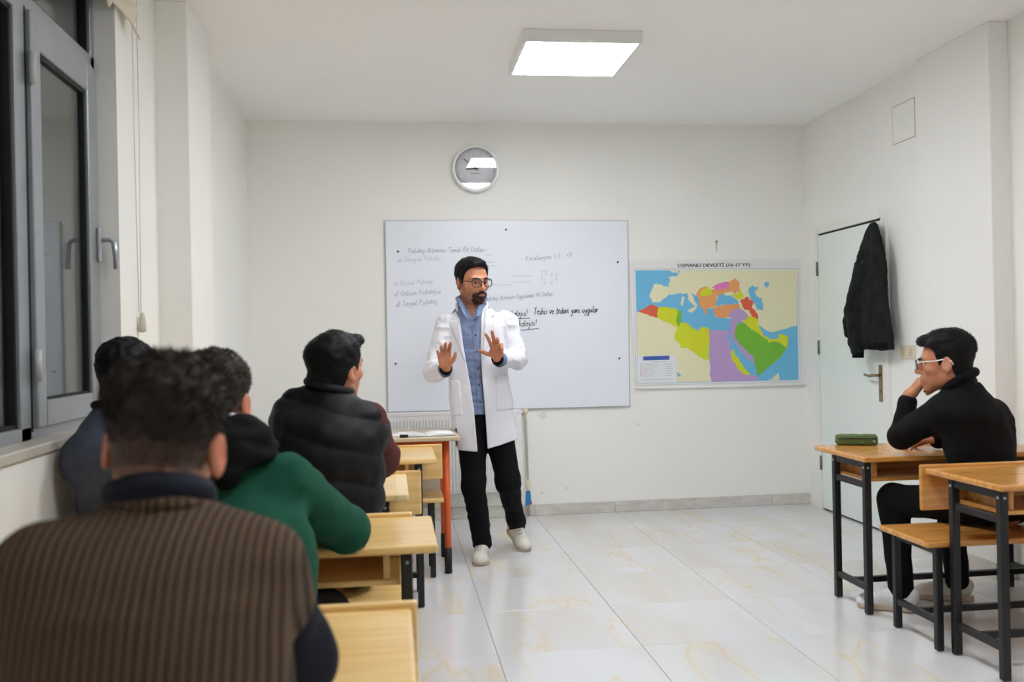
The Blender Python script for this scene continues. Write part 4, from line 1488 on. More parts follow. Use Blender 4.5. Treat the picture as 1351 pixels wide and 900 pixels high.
def make_hair(parent, skin, cran, loc, pos, s, mt, top=.022, side=.006, bumps=(), curl=.0, cfreq=60, front=.070, nape=-.062, h=.004,
              strands=0, slen=.02, swid=.0012, lean=(0, 0, -.3), fade=None, seed=1):
    bum = [ell(c, r) for c, r in bumps]

    def fn(P):
        q = loc(P)
        t = side + (top - side) * np.clip((q[:, 2] - .025) / .07, 0, 1) ** 1.0
        low = np.clip((q[:, 2] - nape) / .06, .25, 1)
        t = t * low
        if curl: t = t + curl * noise3(q, cfreq) * np.clip((q[:, 2] - .0) / .05, .2, 1)
        d = cran(P) / s - t
        for b in bum: d = smin(d, b(q) + (curl * noise3(q, cfreq) if curl else 0), .015)
        m_ = q[:, 2] - hairline(q[:, 1], q[:, 0], front, nape) + .004 * noise3(q, 40)
        return smax(d, -m_, .006) * s
    lo, hi = np.array(pos) - .19 * s, np.array(pos) + .19 * s
    V, Q = polygonize(fn, lo, hi, h)
    extra = None
    me = np_mesh(V, Q)
    mts = [mt]
    if fade is not None:
        mts += [fade, M_NAPE]
        qq = loc(V[Q].mean(1))
        zz = qq[:, 2] + .012 * noise3(qq, 60)
        me.polygons.foreach_set('material_index', np.where(zz < -.034, 2, np.where(zz < .010, 1, 0)).astype(np.int32))
    o = put('hair', me, mts, parent)
    if strands:
        rg = np.random.default_rng(seed)
        e = .002
        d0 = fn(V)
        N_ = np.stack([fn(V + np.eye(3)[k] * e) - d0 for k in range(3)], 1)
        N_ /= np.linalg.norm(N_, axis=1)[:, None] + 1e-9
        wz = loc(V)[:, 2]
        ok = np.where(wz > (.0 if fade is not None else -.05))[0]
        pick = rg.choice(ok, min(strands, len(ok)), replace=len(ok) < strands)
        P0 = V[pick] - N_[pick] * .003
        D = N_[pick] + rg.normal(0, .55, (len(pick), 3)) + np.array(lean)
        D /= np.linalg.norm(D, axis=1)[:, None]
        D2 = D + rg.normal(0, .6, D.shape) + np.array(lean) * .8
        D2 /= np.linalg.norm(D2, axis=1)[:, None]
        Lh = slen * rg.uniform(.5, 1.15, (len(pick), 1)) * np.clip((wz[pick][:, None] + .05) / .1, .25, 1)
        P1 = P0 + D * Lh * .5; P2 = P1 + D2 * Lh * .5
        S_ = np.cross(D, rg.normal(0, 1, D.shape)); S_ /= np.linalg.norm(S_, axis=1)[:, None]
        SV = np.stack([P0 - S_ * swid, P0 + S_ * swid, P1 + S_ * swid * .8, P1 - S_ * swid * .8, P2], 1).reshape(-1, 3)
        k = np.arange(len(pick))[:, None] * 5
        T = np.concatenate([k + np.array([[0, 1, 2]]), k + np.array([[0, 2, 3]]), k + np.array([[3, 2, 4]])])
        so = put('hair_strands', np_mesh(SV, T), mt, parent)
        so['kind'] = 'stuff'
    return o


def body_mesh(parent, skin, pos, s, neck_base, hands, coarse, mats, head_h=.0045, classify=None, hand_h=.003):
    lo = np.minimum(np.array(pos) - .15 * s, np.array(neck_base) - .09)
    hi = np.maximum(np.array(pos) + .145 * s, np.array(neck_base) + .09)
    V, Q = polygonize(skin, lo, hi, head_h)
    cls = classify(V[Q].mean(1)).astype(np.int32) if classify is not None else np.zeros(len(Q), np.int32)
    for fn, pts in hands:
        a, b = bounds(pts, .03)
        V2, Q2 = polygonize(fn, a, b, hand_h)
        Q = np.concatenate([Q, Q2 + len(V)]); V = np.concatenate([V, V2]); cls = np.concatenate([cls, np.zeros(len(Q2), np.int32)])
    if coarse is not None:
        fn, pts = coarse
        a, b = bounds(pts, .13)
        V2, Q2 = polygonize(fn, a, b, .016)
        Q = np.concatenate([Q, Q2 + len(V)]); V = np.concatenate([V, V2]); cls = np.concatenate([cls, np.zeros(len(Q2), np.int32)])
    me = np_mesh(V, Q)
    me.polygons.foreach_set('material_index', cls)
    return put('body', me, mats, parent)


def sphere_mesh(c, r, n=14):
    bm = bmesh.new()
    bmesh.ops.create_uvsphere(bm, u_segments=n, v_segments=n // 2 + 2, radius=r)
    bmesh.ops.translate(bm, verts=bm.verts, vec=Vector(c))
    return bm_mesh(bm, smooth=True)


def eyes(parent, pos, R, s, gaze=(0, 1, 0)):
    g = np.array(gaze, float); g /= np.linalg.norm(g)
    for sx in (-1, 1):
        c = np.array(pos) + s * R @ A3(sx * .0315, .0765, .0)
        e = put('eye', sphere_mesh(c, .0118 * s), M_EYE, parent)
        put('iris', sphere_mesh(c + R @ g * .0070 * s, .0076 * s, 10), M_IRIS, e)


def eyebrows(parent, pos, R, s, skin, mt=M_HAIRB):
    for sx in (-1, 1):
        pts = []
        for t in np.linspace(0, 1, 7):
            q = A3(sx * (.011 + .040 * t), .12, .0185 + .0065 * math.sin(t * 2.2) - .003 * t)
            p = np.array(pos) + s * R @ q
            d = -R[:, 1]
            for _ in range(30):
                k = skin(p[None])[0]
                if k < .0015: break
                p = p + d * max(k * .7, .0005)
            pts.append(p)
        put('eyebrow', tube_mesh(pts, [.0026, .0043, .0048, .0047, .0042, .0032, .0018], 8), mt, parent)


def shoe(parent, heel, toe, s=1.0, lift=0.0, upper=M_SHOE, sole=M_SOLE):
    """low trainer between a heel point and a toe point on the ground (lift raises the heel)"""
    h0, t0 = np.array(heel, float), np.array(toe, float)
    y = t0 - h0; L = np.linalg.norm(y); y /= L
    x = np.cross(y, A3(0, 0, 1)); x /= np.linalg.norm(x)
    z = np.cross(x, y)
    R = np.stack([x, y, z], 1)
    lc = lambda P: (P - h0) @ R
    up = union([cap((0, .045, .055), (0, .10, .058), .036, .036), cap((0, .10, .045), (.004, L - .05, .030), .036, .034),
                ell((0, .045, .075), (.036, .046, .035)), ell((.002, L - .055, .026), (.046, .058, .032)), cap((0, .09, .085), (0, .15, .058), .026, .026)], .03)

    def upper_fn(P):
        q = lc(P)
        d = up(q)
        d = np.maximum(d, .018 - q[:, 2])
        d = np.maximum(d, q[:, 2] - .105)
        return d

    def sole_fn(P):
        q = lc(P)
        r = np.interp(q[:, 1], [-.005, .02, .06, .13, L - .10, L - .05, L - .015, L + .004], [.012, .034, .040, .038, .046, .050, .036, .01])
        d = np.abs(q[:, 0]) - r
        d = smax(d, np.maximum(-.002 - q[:, 1], q[:, 1] - L), .02)
        return smax(d, np.abs(q[:, 2] - .013) - .013, .006)
    pts = [h0 - .06, h0 + .06, t0 - .06, t0 + .06, h0 + A3(0, 0, .13), t0 + A3(0, 0, .1)]
    a, b = bounds(pts, .02)
    o, _, _ = sdf_obj('shoe', upper_fn, a, b, .005, upper, parent)
    sdf_obj('sole', sole_fn, a, b, .005, sole, o)
    for k in range(4):
        yy = .115 + .022 * k
        zz = .0975 - .45 * (yy - .115)
        pts = [h0 + R @ A3(xx, yy + .004 * (-1 if xx < 0 else 1), zz + .006 - 14 * xx * xx) for xx in np.linspace(-.022, .022, 7)]
        put('lace', tube_mesh(pts, .0034, 6), M_LACE, o)
    return o


def spectacles(parent, pos, R, s, rim, rw=.0016, side_mt=None, lens=True, w_=.025, hgt=.020, temple_r=.0016):
    r = empty('spectacles', (0, 0, 0))
    r.parent = parent
    par = put('spectacle_frame', tube_mesh([np.array(pos) + s * R @ A3(t, .1145 - 14 * t * t, .006) for t in np.linspace(-.010, .010, 5)], rw * s, 8), rim, parent)
    bpy.data.objects.remove(r)
    for sx in (-1, 1):
        ring = []
        for k in range(28):
            a = 2 * math.pi * k / 28
            cx, sz = math.cos(a), math.sin(a)
            e = 2.6
            xx = w_ * math.copysign(abs(cx) ** (2 / e), cx); zz = hgt * math.copysign(abs(sz) ** (2 / e), sz)
            X = sx * .0345 + xx
            ring.append(np.array(pos) + s * R @ A3(X, .114 - 4.5 * max(0, abs(X) - .01) ** 2, -.002 + zz))
        put('rim', tube_mesh(ring, rw * s, 8, closed=True), rim, par)
        if lens:
            put('lens', poly_mesh(ring), M_LENS, par)
        tp = [A3(sx * .0595, .1035, .008), A3(sx * .072, .085, .009), A3(sx * .0815, .03, .010), A3(sx * .0845, -.012, .016), A3(sx * .084, -.03, .004), A3(sx * .082, -.036, -.012)]
        put('temple', tube_mesh([np.array(pos) + s * R @ q for q in tp], temple_r * s, 8), side_mt or rim, par)
    return par


def sleeve_prims(sh, el, wr, r0, r1, r2):
    return [cap(sh, el, r0, r1), cap(el, wr, r1, r2)]


# ------------------------------------------------------------------ the teacher
tr = empty('person', (.52, 5.5, 0), 'bearded teacher with glasses in an open white lab coat, standing by the whiteboard', 'person')
WORLD[tr.name] = tuple(tr.location)
TY = 5.46
shR, shL = U(590, 427, TY), U(668, 424, TY)
elR, elL = U(573, 491, TY - .06), U(683, 474, TY - .05)
wrR, wrL = U(588, 487, TY - .26), U(657, 474, TY - .24)
lat = A3(1, .03, 0)
coat_rows = [(U(624, 402, TY), .072, .068), (U(626, 411, TY), .12, .085), (U(628, 424, TY), .172, .108), (U(629, 450, TY), .185, .125), (U(632, 500, TY - .01), .178, .125),
             (U(636, 545, TY - .01), .192, .138), (U(641, 600, TY - .01), .212, .155)]
T_ = loft(coat_rows, lat)
coat_arms = union([cap(shR, elR, .068, .059), cap(elR, elR + (wrR - elR) * .80, .057, .047), cap(shL, elL, .068, .059), cap(elL, elL + (wrL - elL) * .80, .057, .047)], .025)
FYT = TY - .12
edge = lambda uv: [(lambda p: (p[2], p[0]))(U(u, v, FYT)) for u, v in uv]
eL = sorted(edge([(600, 396), (605, 410), (607, 420), (612, 460), (619, 500), (625, 540), (630, 600)]))
eR = sorted(edge([(642, 396), (638, 408), (635, 420), (634, 460), (636, 500), (639.5, 540), (643, 600)]))
hem = sorted([(U(u, v, TY - .1)[0], U(u, v, TY - .1)[2]) for u, v in ((590, 589), (606, 594), (631, 595), (641, 591), (665, 585), (694, 577))])
eLz, eLx = zip(*eL); eRz, eRx = zip(*eR); hx_, hz_ = zip(*hem)
# lapels and patch pockets stand a little proud of the cloth
lapR = [U(u, v, FYT)[[0, 2]] for u, v in ((602, 402), (590, 417), (598, 421), (594, 427), (615, 482))]
lapL = [U(u, v, FYT)[[0, 2]] for u, v in ((641, 402), (655, 415), (647, 419), (653, 425), (636, 478))]
pockets = [[U(u, v, FYT)[[0, 2]] for u, v in ((654, 496), (680, 496), (681, 540), (655, 541))], [U(u, v, FYT)[[0, 2]] for u, v in ((592, 503), (606, 503), (610, 548), (594, 548))]]


def in_poly(x, z, poly):
    c = np.zeros(len(x), bool)
    n_ = len(poly)
    for i in range(n_):
        (x0, z0), (x1, z1) = poly[i], poly[(i + 1) % n_]
        cond = ((z0 > z) != (z1 > z)) & (x < (x1 - x0) * (z - z0) / (z1 - z0 + 1e-12) + x0)
        c ^= cond
    return c


def coat_fn(P):
    x, y, z = P.T
    low = np.clip((1.05 - z) / .35, 0, 1)
    fold = .013 * noise3(P * A3(1, 1, .14), 11) * (.25 + low) + .010 * (np.abs(noise3(P * A3(1, 1, .4), 12)) - .25)
    t = T_(P) + fold
    fr_ = y < TY - .03
    bumpy = np.zeros(len(P))
    for pl_, hgt in ((lapR, .011), (lapL, .011), (pockets[0], .007), (pockets[1], .007)):
        bumpy += hgt * (in_poly(x, z, pl_) & fr_)
    inner = t + .013
    t = t - bumpy
    arms = coat_arms(P) + .013 * (np.abs(noise3(P * A3(1, 1, 1.5), 13)) - .25) + .006 * (np.abs(noise3(P, 27)) - .3)
    hollow = np.maximum(t, -inner)
    d = smin(hollow, arms, .022)
    d = np.maximum(d, -np.maximum(inner + .03, -z + 1.0)) if False else d
    xl, xr = np.interp(z, eLz, eLx), np.interp(z, eRz, eRx)
    cut = np.maximum(np.maximum(xl - x, x - xr), y - (TY - .02))
    d = smax(d, -cut, .005)
    d = np.maximum(d, np.interp(x, hx_, hz_) - z)
    d = smax(d, np.where(z < .772, .357 - x, -1.0), .004)      # cloth pressed against the table's edge
    return d


a, b = bounds([c for c, _, _ in coat_rows] + [shR, shL, elR, elL, wrR, wrL], .1)
a[0] -= .14; b[0] += .14; a[1] -= .07; b[1] += .1
coat_o, _, _ = sdf_obj('lab_coat', coat_fn, a, b, .0055, M_COAT, tr)
# coat collar at the back of the neck
cn = U(623, 402, TY + .01)
put('coat_collar', tube_mesh([U(603, 410, TY - .08), U(602, 402, TY - .03), U(610, 395, TY + .05), U(624, 392, TY + .075), U(638, 395, TY + .05), U(643, 402, TY - .03), U(641, 410, TY - .08)],
                             [.005, .008, .011, .012, .011, .008, .005], 10), M_COAT, coat_o)
# shirt
sh_rows = [(U(622, 399, TY), .064, .062), (U(624, 410, TY), .115, .08), (U(627, 424, TY), .155, .100), (U(629, 450, TY), .165, .110), (U(631, 500, TY), .160, .108), (U(634, 552, TY), .166, .112)]
S_ = loft(sh_rows, lat)
zb = U(632, 547, TY - .1)[2]
plx = lambda z: np.interp(z, [U(634, 540, FYT)[2], U(625, 412, FYT)[2]], [U(634, 540, FYT)[0], U(625.5, 412, FYT)[0]])
zV = U(624, 420, FYT)[2]


def shirt_fn(P):
    x, y, z = P.T
    d = S_(P) + .005 * noise3(P * A3(1, 1, .8), 19) + .004 * noise3(P * A3(.6, 1, 2), 26)
    d = d - .004 * ((np.abs(x - plx(z)) < .016) & (y < TY))
    v_ = np.maximum(np.abs(x - U(623, 404, FYT)[0]) - .042 * np.clip((z - zV) / .09, 0, 1), np.maximum(zV - z, y - TY + .03))
    d = smax(d, -v_, .004)
    return np.maximum(d, zb - z)


a, b = bounds([c for c, _, _ in sh_rows], .06)
a[0] -= .13; b[0] += .13; a[1] -= .07; b[1] += .07
shirt_o, _, _ = sdf_obj('shirt', shirt_fn, a, b, .0055, M_SHIRT, tr)
for sgn, pts in ((-1, ((602, 391), (604.5, 399), (612, 415), (617.5, 419), (616, 410), (608, 396))), (1, ((640, 391), (638.5, 400), (634, 416), (628.5, 418), (629, 410), (634, 398)))):
    q = [U(u, v, yy) for (u, v), yy in zip(pts, (TY - .03, TY - .075, TY - .125, TY - .13, TY - .115, TY - .07))]
    put('collar_wing', slab_mesh(q, (0, -.006, 0)), M_SHIRT, shirt_o)
put('collar_stand', tube_mesh([U(606, 401, TY - .075), U(603, 394, TY - .02), U(610, 390, TY + .045), U(623, 388.5, TY + .065), U(636, 390, TY + .045), U(641, 394, TY - .02), U(637, 402, TY - .075)],
                              [.008, .011, .012, .012, .012, .011, .008], 10), M_SHIRT, shirt_o)
for v in (422, 442, 464, 486, 508, 530):
    p = U(626 + (v - 420) * .07, v, FYT)
    for _ in range(40):
        k = shirt_fn(np.array([p]))[0]
        if k < .001: break
        p = p + A3(0, max(k * .6, .001), 0)
    put('button', lathe_mesh([(0, -.0045), (.0055, -.004), (.006, 0)], (p[0], p[1], p[2]), 'Y', 10), mat('button_dark', rgb(52, 62, 92), .4), shirt_o)

# head
hp = U(623.5, 372, TY - .02); Rh = head_rot(155, 6, 3); hs = 1.07
nbase = U(625, 410, TY + .01)
skin, cran, loc = head_fns(hp, Rh, hs, nbase, .058, 1.04)


def tclass(C):
    q = loc(C)
    q = q + .006 * np.stack([noise3(q, 45)] * 3, 1)
    st = (q[:, 2] < -.048) & (q[:, 1] > .0) & (q[:, 2] > -.125) | ((q[:, 2] < -.012) & (q[:, 1] > -.002) & (q[:, 1] < .032) & (np.abs(q[:, 0]) > .045) & (q[:, 2] > -.1))
    st &= ~((np.abs(q[:, 0]) < .02) & (q[:, 2] > -.058) & (q[:, 1] > .09))
    lip = (np.abs(q[:, 0]) < .022) & (np.abs(q[:, 2] + .066) < .010) & (q[:, 1] > .098)
    return np.where(lip, 2, np.where(st, 1, 0))


def fix(w_, yd, zd, want, *args):
    """open hand whose thumb lies towards world +X (want=1) or -X (want=-1)"""
    y = np.array(yd) / np.linalg.norm(yd); x = np.cross(y, np.array(zd))
    return hand_fn(w_, yd, zd, 1 if np.sign(x[0]) == want else -1, *args)


YR, YL = (-.10, -.46, .88), (-.16, -.44, .88)
handR, hpR = fix(wrR + A3(.0, -.005, .006), YR, (.12, -.92, -.38), 1, [(.25, .25, .15), (.28, .3, .2), (.32, .35, .2), (.4, .35, .2)], (.10, .0, -.10, -.24), 1.0, (.72, .45, .2))
handL, hpL = fix(wrL + A3(.0, -.005, .006), YL, (-.15, -.92, -.38), -1, [(.20, .2, .1), (.18, .2, .1), (.45, .5, .3), (.9, .6, .4)], (.20, .0, -.08, -.30), 1.0, (1.05, .25, .1))
foreR, foreL = cap(elR, wrR, .035, .027), cap(elL, wrL, .035, .027)
hR = (lambda P: smin(handR(P), foreR(P), .015)); hL = (lambda P: smin(handL(P), foreL(P), .015))
hipR, hipL = U(623, 556, TY), U(656, 556, TY)
knR, knL = U(625, 640, TY - .10), U(670, 636, TY - .04)
anR, anL = U(636, 716, 5.46), U(682, 694, 5.72)
coarse = union([loft([(U(625, 405, TY), .05, .05), (U(628, 430, TY), .14, .08), (U(632, 500, TY), .13, .085), (U(637, 560, TY), .14, .09)], lat), cap(shR, elR, .04, .035), cap(shL, elL, .04, .035), cap(hipR, knR, .06, .045), cap(knR, anR, .045, .035),
                cap(hipL, knL, .06, .045), cap(knL, anL, .045, .035)], .03)
body_mesh(tr, skin, hp, hs, nbase, [(hR, hpR), (hL, hpL)], (coarse, [nbase, shR, shL, anR, anL, elR, elL]), [M_SKIN, M_STUB, M_LIP], .0035, tclass)
make_hair(tr, skin, cran, loc, hp, hs, M_HAIRB, top=.019, side=.006, bumps=[((.0, .050, .104), (.050, .034, .018))], curl=.004, cfreq=50, front=.082, h=.0035, strands=1500, slen=.012, swid=.001, lean=(0, 0, .1))
# moustache and chin beard
mo = union([cap((-.028, .090, -.066), (-.004, .107, -.051), .006, .0075), cap((.028, .090, -.066), (.004, .107, -.051), .006, .0075), cap((-.028, .088, -.066), (-.026, .082, -.085), .006, .007), cap((.028, .088, -.066), (.026, .082, -.085), .006, .007)], .008)

def beard_fn(P):
    q = loc(P)
    x, y, z = q.T
    reg = np.minimum(np.minimum(-.046 - z - .35 * np.abs(x), y - .036 - .3 * np.abs(x)), .042 - np.abs(x)) + .003 * noise3(q, 70)
    reg = np.minimum(reg, z + .121)
    d = smax(skin(P) / hs - .0014, -reg, .006)
    d = smax(d, -ell((0, .095, -.052), (.011, .03, .006))(q), .002)
    d = smin(d, mo(q), .005) + .002 * noise3(q, 120)
    return smax(d, -ell((0, .105, -.0665), (.019, .025, .0075))(q), .003) * hs


a, b = hp - .16, hp + .16
sdf_obj('beard', beard_fn, a, b, .003, mat('beard_dark', rgb(74, 54, 45), .8, col2=rgb(42, 31, 27), nscale=110, spec=.15), tr)
eyes(tr, hp, Rh, hs, (.05, 1, -.05))
eyebrows(tr, hp, Rh, hs, skin)
spectacles(tr, hp, Rh, hs, mat('dark_spectacle', rgb(34, 27, 29), .3), .0024, w_=.0262, hgt=.0215, temple_r=.0022)
# dark cuffs and coat cuffs
for wr_, el_, yd in ((wrR, elR, YR), (wrL, elL, YL)):
    d = (wr_ - el_) / np.linalg.norm(wr_ - el_)
    e_ = d * .55 + np.array(yd) / np.linalg.norm(yd) * .45; e_ /= np.linalg.norm(e_)
    cf = put('dark_cuff', tube_mesh([wr_ - e_ * .03, wr_ + e_ * .010, wr_ + e_ * .020], [.036, .035, .033], 18, cap=False), M_BLACKC, tr)
    cf.modifiers.new('thick', 'SOLIDIFY').thickness = .003
    cf = put('shirt_cuff', tube_mesh([wr_ - d * .04, wr_ + e_ * .002], [.042, .041], 18, cap=False), M_SHIRT, tr)
    cf.modifiers.new('thick', 'SOLIDIFY').thickness = .003
put('ring', tube_mesh([hpL[6] * .55 + hpL[6] * .45 + A3(.0092 * math.cos(t), -.0092 * math.sin(t), -.028) for t in np.linspace(0, 2 * math.pi, 16)[:-1]], .0014, 6, closed=True), mat('gold', rgb(220, 190, 110), .2, metal=1.0), tr)
# trousers
tro = union([ell(U(640, 556, TY), (.165, .11, .10)), cap(hipR, knR, .090, .068), cap(knR, anR, .066, .056), cap(hipL, knL, .090, .068), cap(knL, anL, .066, .056)], .035)


def tro_fn(P):
    d = tro(P) + .006 * noise3(P * A3(1, 1, .8), 15) + .005 * noise3(P * A3(.7, .7, 2.2), 18) * np.clip((.75 - P[:, 2]) / .5, 0, 1)
    return np.maximum(d, .052 + .05 * np.clip((P[:, 1] - 5.6) / .1, 0, 1) - P[:, 2])


a, b = bounds([hipR, hipL, knR, knL, anR, anL], .12)
sdf_obj('trousers', tro_fn, a, b, .008, M_BLACKC, tr)
shoe(tr, A3(.505, 5.545, .002), A3(.466, 5.262, .002))
shoe(tr, A3(.705, 5.815, .085), A3(.772, 5.555, .004), lift=.08)


# ------------------------------------------------------------------ seated students
def seat_legs(parent, hipc, latv, knees, ankles, material, r=(.085, .068, .055), extra=()):
    latv = np.array(latv) / np.linalg.norm(latv)
    h1, h2 = hipc - latv * .085, hipc + latv * .085
    fs = [ell(hipc + A3(0, 0, .02), (.155, .12, .10))]
    for h_, k_, a_ in ((h1, knees[0], ankles[0]), (h2, knees[1], ankles[1])):
        fs += [cap(h_, k_, r[0], r[1]), cap(k_, a_, r[1] * .95, r[2])]
    f = union(fs, .03)

    def fn(P):
        d = f(P) + .005 * noise3(P, 16)
        d = np.maximum(d, .442 - P[:, 2] - 10 * (np.abs(P[:, 1] - hipc[1]) > .19))     # flat where it meets the bench
        return np.maximum(d, .065 - P[:, 2])
    a, b = bounds([hipc, *knees, *ankles], .14)
    a[0] -= .06; b[0] += .06
    return sdf_obj('trousers', fn, a, b, .011, material, parent)


def student_common(label, root):
    r = empty('person', root, label, 'person')
    WORLD[r.name] = tuple(r.location)
    return r


# 1. brown ribbed jacket, nearest bench
s1 = student_common('student with curly dark hair in a brown ribbed jacket, seen from behind', (-.32, 1.18, 0))
hp = U(219, 588, 1.40); R1 = head_rot(4, 6, 6); hs = .93
nb = U(212, 690, 1.34)
skin, cran, loc = head_fns(hp, R1, hs, nb, .056, ear=1.08)
ecls = lambda C: (np.abs(loc(C)[:, 0]) > .079).astype(int)
hip = A3(-.32, 1.16, .53)
shl, shr = U(62, 768, 1.26), U(334, 752, 1.29)
ell_, elr_ = A3(-.56, 1.36, .80), U(395, 868, 1.43)
wrl_, wrr_ = A3(-.45, 1.60, .775), A3(-.25, 1.66, .765)
hL_, pL_ = hand_fn(wrl_, (.6, .7, -.05), (0, 0, -1), 1, [(.3, .4, .3)] * 4)
hR_, pR_ = hand_fn(wrr_, (-.6, .7, -.05), (0, 0, -1), -1, [(.3, .4, .3)] * 4)
co = union([cap(nb, hip, .07, .10), cap(shl, ell_, .035, .03), cap(shr, elr_, .035, .03), cap(ell_, wrl_, .03, .024), cap(elr_, wrr_, .03, .024)], .03)
body_mesh(s1, skin, hp, hs, nb, [(hL_, pL_), (hR_, pR_)], (co, [nb, hip, shl, shr, elr_, ell_, wrl_, wrr_]), [M_SKIN2, M_EAR], .0045, ecls, .005)
make_hair(s1, skin, cran, loc, hp, hs, M_HAIRD, top=.024, side=.004, curl=.008, cfreq=55, nape=-.050, h=.0045, strands=9000, slen=.016, swid=.0010, lean=(0, 0, .05), fade=M_FADE,
          bumps=[((.004, -.01, .086), (.058, .076, .034)), ((.015, .05, .086), (.05, .045, .030))])
rows = [(U(210, 650, 1.35), .064, .064), (U(208, 668, 1.335), .085, .078), (U(205, 690, 1.31), .128, .098), (U(202, 722, 1.28), .162, .116), (U(198, 765, 1.26), .180, .130), (U(196, 870, 1.22), .180, .135), (A3(-.32, 1.17, .62), .178, .135), (A3(-.32, 1.165, .46), .175, .135)]
jt = loft(rows, (1, .05, 0))
ja = union([cap(shl, shl + (ell_ - shl) * .62, .075, .078), cap(shr, shr + (elr_ - shr) * .30, .064, .064)], .02)


def jac_fn(P):
    d = smin(jt(P), ja(P), .05)
    d = d + .006 * noise3(P * A3(1, 1, 1.0), 9) + .018 * (np.abs(noise3(P * A3(.7, 1, 1.9), 8)) - .25) * np.clip((P[:, 2] - .92) / .07, .2, 1)
    cut_ = cap(nb, nb + A3(0, .02, .2), .060)(P)
    d = smax(d, -cut_, .01)
    return np.maximum(d, .455 - P[:, 2])


a, b = bounds([c for c, _, _ in rows] + [shl, shr], .19); a[0] -= .05
jo, _, _ = sdf_obj('jacket', jac_fn, a, b, .008, M_RIB, s1)
put('jacket_roll_collar', tube_mesh([U(137, 672, 1.40), U(143, 669, 1.34), U(170, 667, 1.29), U(207, 666, 1.272), U(245, 666, 1.29), U(271, 668, 1.34), U(280, 672, 1.40)], [.008, .011, .012, .012, .012, .011, .008], 10), M_RIB, jo)
cn = [U(150, 656, 1.41), U(153, 651, 1.345), U(175, 647, 1.30), U(207, 645, 1.287), U(240, 645, 1.305), U(266, 648, 1.35), U(274, 654, 1.41)]
put('polo_collar', tube_mesh(cn, [.014, .020, .023, .024, .023, .020, .014], 12), M_NAVY, s1)
slf = union([cap(shr, elr_, .058, .056), cap(elr_, wrr_, .055, .040), cap(shl, ell_, .058, .056), cap(ell_, wrl_, .055, .040)], .02)
a, b = bounds([shl, shr, ell_, elr_, wrl_, wrr_], .09)
sdf_obj('sleeves', lambda P: np.maximum(slf(P) + .006 * noise3(P, 20), .7165 - P[:, 2] - 10 * (P[:, 1] < 1.51)), a, b, .008, M_NAVY, s1)
seat_legs(s1, hip, (1, 0, 0), [A3(-.44, 1.58, .50), A3(-.20, 1.58, .50)], [A3(-.44, 1.55, .10), A3(-.20, 1.55, .10)], M_NAVY)
shoe(s1, A3(-.44, 1.49, .002), A3(-.46, 1.76, .002)); shoe(s1, A3(-.20, 1.49, .002), A3(-.18, 1.76, .002))

# 2. grey sweater by the window
s2 = student_common('student with cropped black hair in a grey sweater, sitting next to the window', (-.85, 3.12, 0))
hp = U(169, 498, 3.14); R2 = head_rot(25, 6, 0); hs = .98
nb = U(155, 548, 3.10)
skin, cran, loc = head_fns(hp, R2, hs, nb, .056)
hip = A3(-.82, 3.18, .53)
shl, shr = U(112, 604, 3.10), U(200, 604, 3.08)
ell_, elr_ = A3(-.95, 3.36, .785), A3(-.66, 3.40, .785)
wrl_, wrr_ = A3(-.84, 3.62, .765), A3(-.72, 3.64, .765)
hL_, pL_ = hand_fn(wrl_, (.6, .7, -.05), (0, 0, -1), 1, [(.3, .4, .3)] * 4)
co = union([cap(nb, hip, .07, .10), cap(shl, ell_, .035, .03), cap(ell_, wrl_, .03, .024)], .03)
body_mesh(s2, skin, hp, hs, nb, [(hL_, pL_)], (co, [nb, hip, shl, ell_, wrl_]), [M_SKIN2, M_EAR], .005, lambda C: (np.abs(loc(C)[:, 0]) > .079).astype(int), .005)
make_hair(s2, skin, cran, loc, hp, hs, M_HAIRB, top=.014, side=.006, curl=.004, nape=-.066, strands=1500, slen=.007)
rows = [(nb + A3(0, 0, .034), .062, .060), (nb + A3(-.001, -.004, .002), .080, .070), (nb + A3(-.002, -.01, -.03), .110, .085), (nb + A3(-.004, -.03, -.09), .146, .112), (A3(-.855, 3.10, .88), .165, .125), (A3(-.84, 3.15, .70), .16, .13), (A3(-.82, 3.17, .50), .16, .13)]
gt = loft(rows, (1, -.06, 0))
ga = union([cap(shl, ell_, .070, .058), cap(ell_, wrl_, .056, .042), cap(shr, elr_, .070, .058), cap(elr_, wrr_, .056, .042)], .02)


def grey_fn(P):
    d = smin(gt(P), ga(P), .045) + .008 * noise3(P * A3(1, 1, 1.4), 12) + .004 * noise3(P, 30)
    d = smax(d, -cap(nb, nb + A3(0, .01, .2), .056)(P), .008)
    return np.maximum(d, np.where(P[:, 1] > 3.43, .7165, .455) - P[:, 2])


a, b = bounds([c for c, _, _ in rows] + [shl, shr, ell_, elr_, wrl_, wrr_], .19)
go, _, _ = sdf_obj('sweater', grey_fn, a, b, .009, M_GREY, s2)
cz = nb + A3(0, 0, .02)
put('crew_collar', tube_mesh([cz + A3(.066 * math.cos(t), .064 * math.sin(t), .012 - .010 * math.sin(t)) for t in np.linspace(0, 2 * math.pi, 28)[:-1]], .013, 10, closed=True), M_NAVY, go)
put('shirt_band', tube_mesh([cz + A3(.061 * math.cos(t), .06 * math.sin(t), .022 - .010 * math.sin(t)) for t in np.linspace(0, 2 * math.pi, 28)[:-1]], .006, 8, closed=True), M_PAPER, go)
seat_legs(s2, hip, (1, 0, 0), [A3(-.90, 3.60, .50), A3(-.71, 3.60, .50)], [A3(-.90, 3.56, .10), A3(-.71, 3.56, .10)], M_NAVY)
shoe(s2, A3(-.90, 3.50, .002), A3(-.91, 3.77, .002)); shoe(s2, A3(-.71, 3.50, .002), A3(-.70, 3.77, .002))

